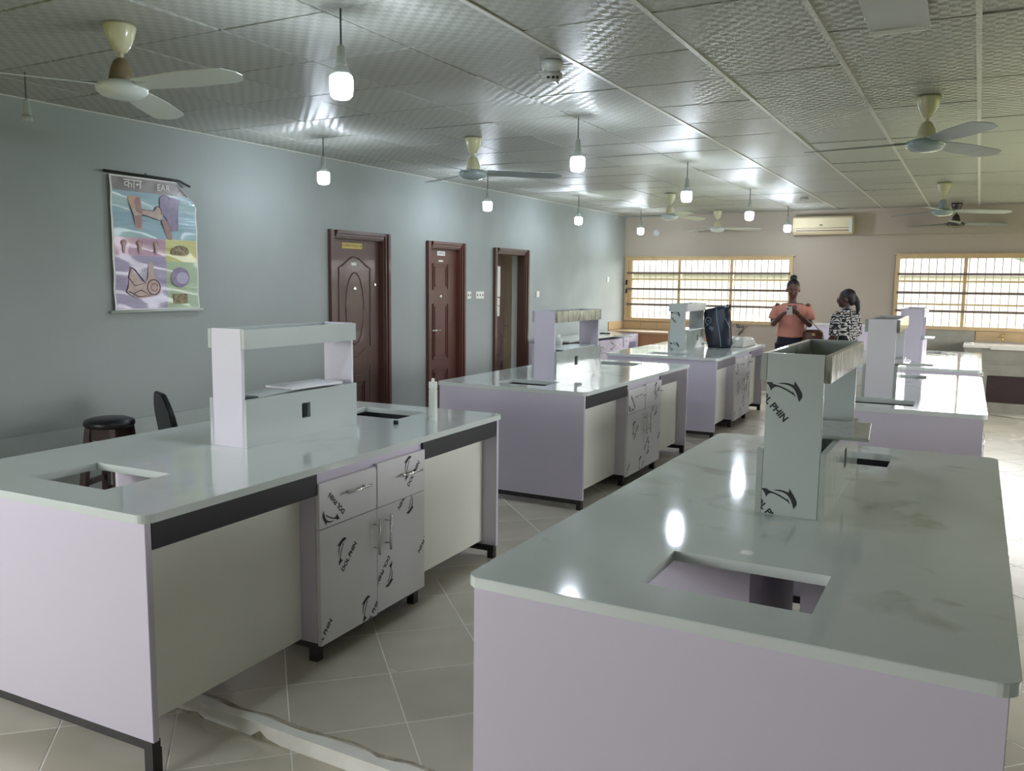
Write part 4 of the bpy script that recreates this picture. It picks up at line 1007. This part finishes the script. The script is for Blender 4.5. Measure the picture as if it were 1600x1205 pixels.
t = thing('motion_sensor', 'white ceiling motion sensor beside the nearest bulb', 'sensor', (-1.99, 4.06, ZC - .003), .5)
G().lathe([(.055, 0), (.055, -.02), (.045, -.055)], 20).obj('base', 'panel_grey', t, smooth=True); G().box((-.05, -.045, -.10), (.05, .045, -.05)).obj('housing', 'panel_grey', t, .012, 3, smooth=True)
for x in (-.022, .004, .026): B('lens', (x - .006, -.052, -.094), (x + .006, -.0455, -.082), 'dark_rubber', t)
G().tube([(.02, -.02, -.10), (.035, -.03, -.115)], .003, 6).obj('wire_end', 'cord', t)
t = thing('smoke_detector', 'small grey detector on the ceiling before the air conditioner', 'detector', (-2.05, 11.6, ZC - .003)); G().lathe([(.05, 0), (.05, -.03), (.03, -.045)], 18).obj('housing', 'panel_grey', t, smooth=True)
t = thing('sagging_ceiling_board', 'loose sagging ceiling panel with a bright edge at the top right', 'ceiling panel', (-.40, 3.66, ZC - .012)); o = G().box((-.09, -.44, -.004), (.15, .44, .004)).obj('sheet', 'panel_grey', t, .001, 1); o.rotation_euler = (-.05, .03, 0); B('edge_strip', (-.088, .425, -.044), (.13, .437, -.0275), 'switch_white', t)

# ------------------------------------------------------------------ stool and chair behind the front left bench
t = thing('lab_stool', 'dark wooden stool with round black seat behind the front left bench', 'stool', (-4.86, 3.53, -.0), .35)
o = G().lathe([(.10, .705), (.14, .705), (.152, .715), (.155, .73), (.148, .748), (.11, .762), (.05, .768), (.01, .769)], 28).obj('seat', 'leather_black', t, smooth=True)
for sx in (-1, 1):
    for sy_ in (-1, 1):
        g = G(); a = Vector((sx * .085, sy_ * .085, .7045)); b = Vector((sx * .145, sy_ * .145, 0)); h = .02
        vs = [(c.x + i * h, c.y + j * h, c.z) for c in (b, a) for i, j in ((-1, -1), (1, -1), (1, 1), (-1, 1))]
        g.add(vs, [(3, 2, 1, 0), (4, 5, 6, 7), (0, 1, 5, 4), (1, 2, 6, 5), (2, 3, 7, 6), (3, 0, 4, 7)]); g.obj('leg', 'stool_wood', t)
for sx in (-1, 1):
    B('apron', (-.075, sx * .09 - .009, .625), (.075, sx * .09 + .009, .7045), 'stool_wood', t); B('apron', (sx * .09 - .009, -.075, .625), (sx * .09 + .009, .075, .7045), 'stool_wood', t)
    B('stretcher', (-.11, sx * .122 - .011, .25), (.11, sx * .122 + .011, .285), 'stool_wood', t); B('stretcher', (sx * .116 - .011, -.11, .33), (sx * .116 + .011, .11, .365), 'stool_wood', t)
t = thing('padded_chair', 'black padded chair beside the stool behind the front left bench', 'chair', (-4.65, 4.08, 0), math.radians(155.7))
vs = []; fs = []; nz = 9
for k in range(nz + 1):
    tt = k / nz; z = .50 + .40 * tt; hw = .19 if tt < .55 else .19 * (1 - .55 * ((tt - .55) / .45) ** 2); yb = .20 + .07 * tt; th = .035 * (1 - .35 * tt)
    vs += [(-hw, yb - th, z), (hw, yb - th, z), (hw, yb + th * .4, z), (-hw, yb + th * .4, z)]
for k in range(nz):
    a = 4 * k
    for i in range(4): fs.append((a + i, a + (i + 1) % 4, a + 4 + (i + 1) % 4, a + 4 + i))
fs += [(3, 2, 1, 0), (4 * nz, 4 * nz + 1, 4 * nz + 2, 4 * nz + 3)]
G().add(vs, fs).obj('backrest', 'leather_black', t, .008, 2)
G().box((-.21, -.22, .42), (.21, .20, .485)).obj('seat', 'leather_black', t, .02, 3)
for sx in (-1, 1):
    G().tube([(sx * .19, -.19, 0), (sx * .19, -.19, .42)], .013, 8).obj('leg', 'steel_black', t); G().tube([(sx * .19, .26, 0), (sx * .19, .19, .43), (sx * .17, .22, .62)], .013, 8).obj('leg', 'steel_black', t)

# ------------------------------------------------------------------ people
def remeshed(g, name, m, parent, voxel=.007, smooth_it=4):
    me = g.mesh(name); o = bpy.data.objects.new(name + '_tmp', me); COL.objects.link(o)
    r = o.modifiers.new('r', 'REMESH'); r.mode = 'VOXEL'; r.voxel_size = voxel; r.use_smooth_shade = True
    s = o.modifiers.new('s', 'SMOOTH'); s.factor = .5; s.iterations = smooth_it
    dg = bpy.context.evaluated_depsgraph_get(); me2 = bpy.data.meshes.new_from_object(o.evaluated_get(dg)); me2.name = name
    bpy.data.objects.remove(o); bpy.data.meshes.remove(me)
    for p in me2.polygons: p.use_smooth = True
    return link(name, me2, m, parent)
def hand(g, wrist, direction, palm_up, side, curl=.5):
    """palm slab, four fingers of unequal length and a thumb from the side of the palm"""
    w = Vector(wrist); d = Vector(direction).normalized(); n = Vector(palm_up).normalized(); n = (n - d * n.dot(d)).normalized(); s = d.cross(n) * side
    g.loft([(w - d * .02, .020, .016), (w + d * .02, .030, .015), (w + d * .06, .038, .014), (w + d * .088, .036, .012)], 10, up=n)
    for k, (ln, off) in enumerate(((.070, -.028), (.078, -.010), (.074, .009), (.058, .027))):
        b = w + d * .082 + s * off; k1 = b + d * ln * .45 + n * .004; k2 = k1 + (d * (1 - curl * .5) + n * curl).normalized() * ln * .33; k3 = k2 + (d * (1 - curl) + n * curl * 1.3).normalized() * ln * .28
        g.loft([(b, .0095, .0095), (k1, .009, .009), (k2, .0085, .0085), (k3, .0075, .0075)], 8, up=n)
    b = w + d * .03 - s * .03; k1 = b - s * .022 + d * .022 + n * .010; k2 = k1 + d * .03 + n * .012 + s * .004
    g.loft([(b, .012, .012), (k1, .0105, .0105), (k2, .008, .008)], 8, up=n)
def head(g, c, yaw, pitch):
    R = Matrix.Rotation(yaw, 3, 'Z') @ Matrix.Rotation(pitch, 3, 'X')
    c = Vector(c); at = lambda x, y, z: c + R @ Vector((x, y, z))
    g.ell(at(0, .012, .022), (.076, .094, .090), 18, 12, R); g.ell(at(0, -.022, -.035), (.058, .066, .072), 16, 10, R); g.ell(at(0, -.055, -.082), (.030, .026, .024), 12, 8, R)
    g.ell(at(0, -.086, -.014), (.013, .018, .030), 10, 8, R); g.ell(at(0, -.090, -.034), (.019, .018, .013), 10, 8, R)
    for s in (-1, 1): g.ell(at(s * .078, .012, -.012), (.010, .020, .032), 10, 8, R); g.ell(at(s * .034, -.070, -.015), (.022, .016, .022), 10, 8, R)
    return at, R
def face(parent, at, R):
    for s in (-1, 1):
        o = G().ell(at(s * .030, -.080, .002), (.011, .006, .004), 10, 6, R).obj('eye', 'eye_white', parent, smooth=True); G().ell(at(s * .030, -.0848, .002), (.0048, .002, .0038), 8, 6, R).obj('pupil', 'hair_black', o)
        G().ell(at(s * .030, -.086, .022), (.019, .006, .0035), 8, 6, R).obj('eyebrow', 'hair_black', parent)
    G().ell(at(0, -.087, -.060), (.024, .010, .009), 12, 8, R).obj('lips', 'lip', parent, smooth=True)

# standing person in pink, facing the camera, holding a phone
p1 = thing('person', 'person in pink off-shoulder top and dark trousers looking down at a phone', 'person', (-2.075, 11.3, 0), .10)
g = G()
at, R = head(g, (0, -.015, 1.605), .12, .28)
g.loft([((0, .0, 1.40), .060, .055), ((0, -.005, 1.47), .048, .05), ((0, -.01, 1.55), .046, .05)], 14)
g.loft([((0, .01, .86), .165, .115), ((0, .01, .96), .165, .12), ((0, .01, 1.08), .135, .10), ((0, .0, 1.20), .145, .11), ((0, .0, 1.32), .17, .11), ((0, .005, 1.40), .175, .08), ((0, .005, 1.435), .11, .06)], 20)
for s in (-1, 1):
    g.loft([((s * .155, .01, 1.405), .058, .055), ((s * .192, .0, 1.36), .050, .050), ((s * .215, -.005, 1.27), .044, .044), ((s * .225, -.02, 1.19), .040, .040), ((s * .222, -.045, 1.165), .038, .038), ((s * .165, -.14, 1.225), .036, .034), ((s * .09, -.225, 1.30), .027, .025), ((s * .07, -.245, 1.315), .022, .02)], 12, up=(0, .4, 1))
    hand(g, (s * .070 + .02, -.247, 1.318), (-s * .72, -.28, .42), (0, .75, .66), -s, .55)
    g.loft([((s * .085, .01, .90), .098, .105), ((s * .09, .005, .70), .078, .085), ((s * .092, -.005, .50), .058, .062), ((s * .092, .01, .36), .055, .062), ((s * .092, .015, .12), .036, .04), ((s * .092, .01, .06), .038, .045)], 14)
    g.loft([((s * .095, .04, .035), .036, .03), ((s * .098, -.05, .032), .042, .028), ((s * .10, -.13, .024), .038, .02)], 10)
b = remeshed(g, 'body', 'skin_brown', p1, .007); face(p1, at, R)
gh = G(); gh.ell(at(0, .026, .040), (.082, .092, .086), 18, 12, R); remeshed(gh, 'hair', 'hair_black', p1, .007, 2)
gb = G().ell(at(0, .045, .140), (.046, .046, .040), 14, 10, R).loft([(at(0, .035, .10), .03, .03), (at(0, .04, .13), .035, .035)], 12); remeshed(gb, 'hair_bun', 'hair_black', p1, .007, 2)
gt = G().loft([((0, .005, 1.395), .165, .085), ((0, .0, 1.385), .192, .104), ((0, -.005, 1.36), .196, .122), ((0, -.008, 1.29), .180, .136), ((0, -.003, 1.18), .160, .128), ((0, .005, 1.06), .176, .136), ((0, .01, 1.015), .188, .144)], 24)
for s in (-1, 1): gt.loft([((s * .14, .005, 1.385), .055, .06), ((s * .19, 0, 1.355), .058, .062), ((s * .214, -.004, 1.295), .060, .064), ((s * .226, -.012, 1.225), .064, .068)], 14, up=(0, .4, 1))
remeshed(gt, 'blouse', 'pink_cloth', p1, .008, 3)
gp = G().loft([((0, .01, 1.03), .160, .118), ((0, .01, .94), .178, .132), ((0, .01, .86), .182, .13)], 20)
for s in (-1, 1): gp.loft([((s * .085, .01, .92), .108, .12), ((s * .09, .005, .70), .088, .096), ((s * .092, 0, .50), .070, .074), ((s * .092, .01, .12), .058, .062)], 14)
remeshed(gp, 'trousers', 'trouser_navy', p1, .009, 3)
for s in (-1, 1): G().loft([((s * .095, .06, .034), .04, .034), ((s * .098, -.05, .034), .047, .034), ((s * .10, -.15, .022), .038, .021)], 12).obj('shoe', 'shoe_black', p1, smooth=True)
ph = thing('mobile_phone', 'phone with a light case held by the person in pink', 'phone', (-2.055, 11.005, 1.342), .10)
o = G().box((-.036, -.006, -.07), (.036, .004, .07)).obj('case', 'phone_case', ph, .004, 2); o.rotation_euler = (.75, 0, 0)
o2 = G().box((-.031, .0042, -.064), (.031, .0055, .064)).obj('screen', 'phone_black', ph); o2.rotation_euler = (.75, 0, 0); B('camera_lens', (-.026, -.0075, .03), (-.008, -.0062, .058), 'phone_black', o)
hb = thing('handbag', 'brown handbag with tan straps at the hip of the person in pink', 'handbag', (-1.80, 11.28, .93), .2)
G().loft([((0, 0, 0), .12, .045), ((0, 0, .05), .135, .06), ((0, 0, .14), .12, .05), ((0, 0, .175), .09, .025)], 18).obj('body', 'handbag_brown', hb, smooth=True)
for s in (-1, 1): G().tube([(-.10, s * .03, .15), (-.075, s * .02, .28), (-.055, 0, .345), (-.02, s * .02, .27), (.09, s * .03, .15)], .007, 6).obj('strap', 'strap_tan', hb, smooth=True)
B('clasp', (-.02, -.055, .10), (.02, -.048, .13), 'brass', hb, .002)

# second person in a printed shirt, face in profile
p2 = thing('person', 'person in black shirt with white dashes turned left with tied dark hair', 'person', (-1.40, 11.1, 0), math.radians(-118))
g = G()
at, R = head(g, (0, -.02, 1.505), math.radians(28), .05)
g.loft([((0, .005, 1.30), .058, .055), ((0, -.002, 1.37), .045, .048), ((0, -.01, 1.45), .044, .048)], 14)
g.loft([((0, .01, .82), .165, .115), ((0, .01, .92), .16, .12), ((0, .01, 1.03), .13, .10), ((0, .0, 1.15), .14, .105), ((0, .0, 1.25), .16, .105), ((0, .005, 1.32), .165, .075), ((0, .005, 1.35), .10, .058)], 20)
for s in (-1, 1):
    g.loft([((s * .15, .01, 1.315), .055, .052), ((s * .19, .0, 1.27), .048, .048), ((s * .215, .01, 1.15), .040, .040), ((s * .225, .0, 1.06), .036, .036), ((s * .21, -.07, .97), .034, .032), ((s * .19, -.13, .90), .025, .024), ((s * .185, -.145, .885), .021, .02)], 12, up=(0, 1, .2))
    hand(g, (s * .185, -.145, .885), (-s * .1, -.55, -.8), (-s, 0, 0), s, .3)
    g.loft([((s * .085, .01, .86), .098, .105), ((s * .09, .005, .66), .078, .085), ((s * .092, -.005, .47), .058, .062), ((s * .092, .01, .34), .055, .062), ((s * .092, .015, .12), .036, .04), ((s * .092, .01, .06), .038, .045)], 14)
    g.loft([((s * .095, .04, .035), .036, .03), ((s * .098, -.05, .032), .042, .028), ((s * .10, -.13, .024), .038, .02)], 10)
remeshed(g, 'body', 'skin_dark', p2, .007); face(p2, at, R)
gh = G(); gh.ell(at(0, .028, .034), (.084, .096, .086), 18, 12, R); gh.ell(at(0, .07, -.02), (.062, .05, .07), 14, 10, R)
gh.loft([(at(0, .10, .02), .035, .03), (at(0, .135, -.05), .034, .03), (at(0, .14, -.13), .028, .024), (at(0, .13, -.20), .012, .012)], 12, up=(1, 0, 0)); remeshed(gh, 'hair', 'hair_black', p2, .007, 2)
gt = G().loft([((0, .003, 1.395), .066, .066), ((0, .003, 1.35), .085, .075), ((0, .003, 1.325), .15, .088), ((0, .0, 1.29), .185, .112), ((0, -.003, 1.22), .178, .126), ((0, 0, 1.08), .16, .126), ((0, .008, .95), .182, .142), ((0, .01, .86), .196, .15)], 24)
for s in (-1, 1): gt.loft([((s * .13, .005, 1.305), .066, .068), ((s * .185, 0, 1.28), .064, .068), ((s * .212, .004, 1.18), .062, .066), ((s * .226, .006, 1.06), .062, .064)], 14, up=(0, 1, .2))
remeshed(gt, 'shirt', 'dash_print', p2, .008, 3)
gp = G().loft([((0, .01, .97), .155, .118), ((0, .01, .90), .175, .132), ((0, .01, .82), .18, .13)], 20)
for s in (-1, 1): gp.loft([((s * .085, .01, .88), .108, .12), ((s * .09, .005, .66), .088, .096), ((s * .092, 0, .47), .070, .074), ((s * .092, .01, .12), .058, .062)], 14)
remeshed(gp, 'trousers', 'trouser_navy', p2, .009, 3)
for s in (-1, 1): G().loft([((s * .095, .06, .034), .04, .034), ((s * .098, -.05, .034), .047, .034), ((s * .10, -.15, .022), .038, .021)], 12).obj('shoe', 'shoe_black', p2, smooth=True)

# ------------------------------------------------------------------ outside the windows
g = G().add([(-150, -80, -.6), (150, -80, -.6), (150, 250, -.6), (-150, 250, -.6)], [(0, 1, 2, 3)]); o = g.obj('ground_outside', 'grass'); tag(o, kind='structure')
g = G(); pts = []
for k in range(61):
    x = -220 + 440 * k / 60; pts.append((x, 9 + 5 * math.sin(x * .028) + 3 * math.sin(x * .07 + 1)))
vs = [(x, 170, -1) for x, h in pts] + [(x, 190, h) for x, h in pts] + [(x, 230, -1) for x, h in pts]; n = 61
g.add(vs, [(i, i + 1, n + i + 1, n + i) for i in range(60)] + [(n + i, n + i + 1, 2 * n + i + 1, 2 * n + i) for i in range(60)]); o = g.obj('hills', 'hill', smooth=True); tag(o, kind='structure')
def house(label, x, y, w, d, h, rz):
    t = thing('house', label, 'house', (x, y, -.6), rz)
    B('walls', (-w / 2, -d / 2, 0), (w / 2, d / 2, h), 'house_wall', t)
    g = G(); e = .5; r = h + 1.6
    g.add([(-w / 2 - e, -d / 2 - e, h), (w / 2 + e, -d / 2 - e, h), (w / 2 + e, d / 2 + e, h), (-w / 2 - e, d / 2 + e, h), (-w / 4, 0, r), (w / 4, 0, r)], [(3, 2, 1, 0), (0, 1, 5, 4), (1, 2, 5), (2, 3, 4, 5), (3, 0, 4)]); g.obj('roof', 'house_roof', t)
    for k in range(3): B('window', (-w / 2 + w * (k + .5) / 3 - .6, -d / 2 - .03, 1.0), (-w / 2 + w * (k + .5) / 3 + .6, -d / 2 + .01, 2.2), 'house_window', t)
house('small pale bungalow seen through the left window', -9.5, 40, 9, 7, 2.7, .1)
house('distant bungalow with hipped roof seen through the left window', -22, 58, 12, 8, 3, -.1)
house('bungalow seen at the left of the right window', -1.5, 66, 10, 8, 3, .05)
rnd = random.Random(3)
def tree(label, x, y, h, r):
    t = thing('tree', label, 'tree', (x, y, -.6)); G().tube([(0, 0, 0), (.05, 0, h * .6)], .15, 7).obj('trunk', 'trunk', t)
    g = G()
    for k in range(9): g.ell((rnd.uniform(-r, r) * .6, rnd.uniform(-r, r) * .6, h * .7 + rnd.uniform(-.3, .35) * h), (r * rnd.uniform(.4, .7),) * 3, 9, 6)
    g.obj('crown', 'tree_leaf', t)
for k, (x, y, h, r) in enumerate(((-11, 66, 6, 3), (-27, 74, 7, 3.5), (-6, 80, 6, 3.2), (3, 84, 7, 3.6), (-20, 90, 8, 4))):
    tree(('rounded tree beyond the pale bungalow', 'leftmost tree beyond the left window', 'tree beyond the middle of the wall between the windows', 'tree seen through the right window', 'tall tree far behind the left window')[k], x, y, h, r)
bpy.context.view_layer.update()
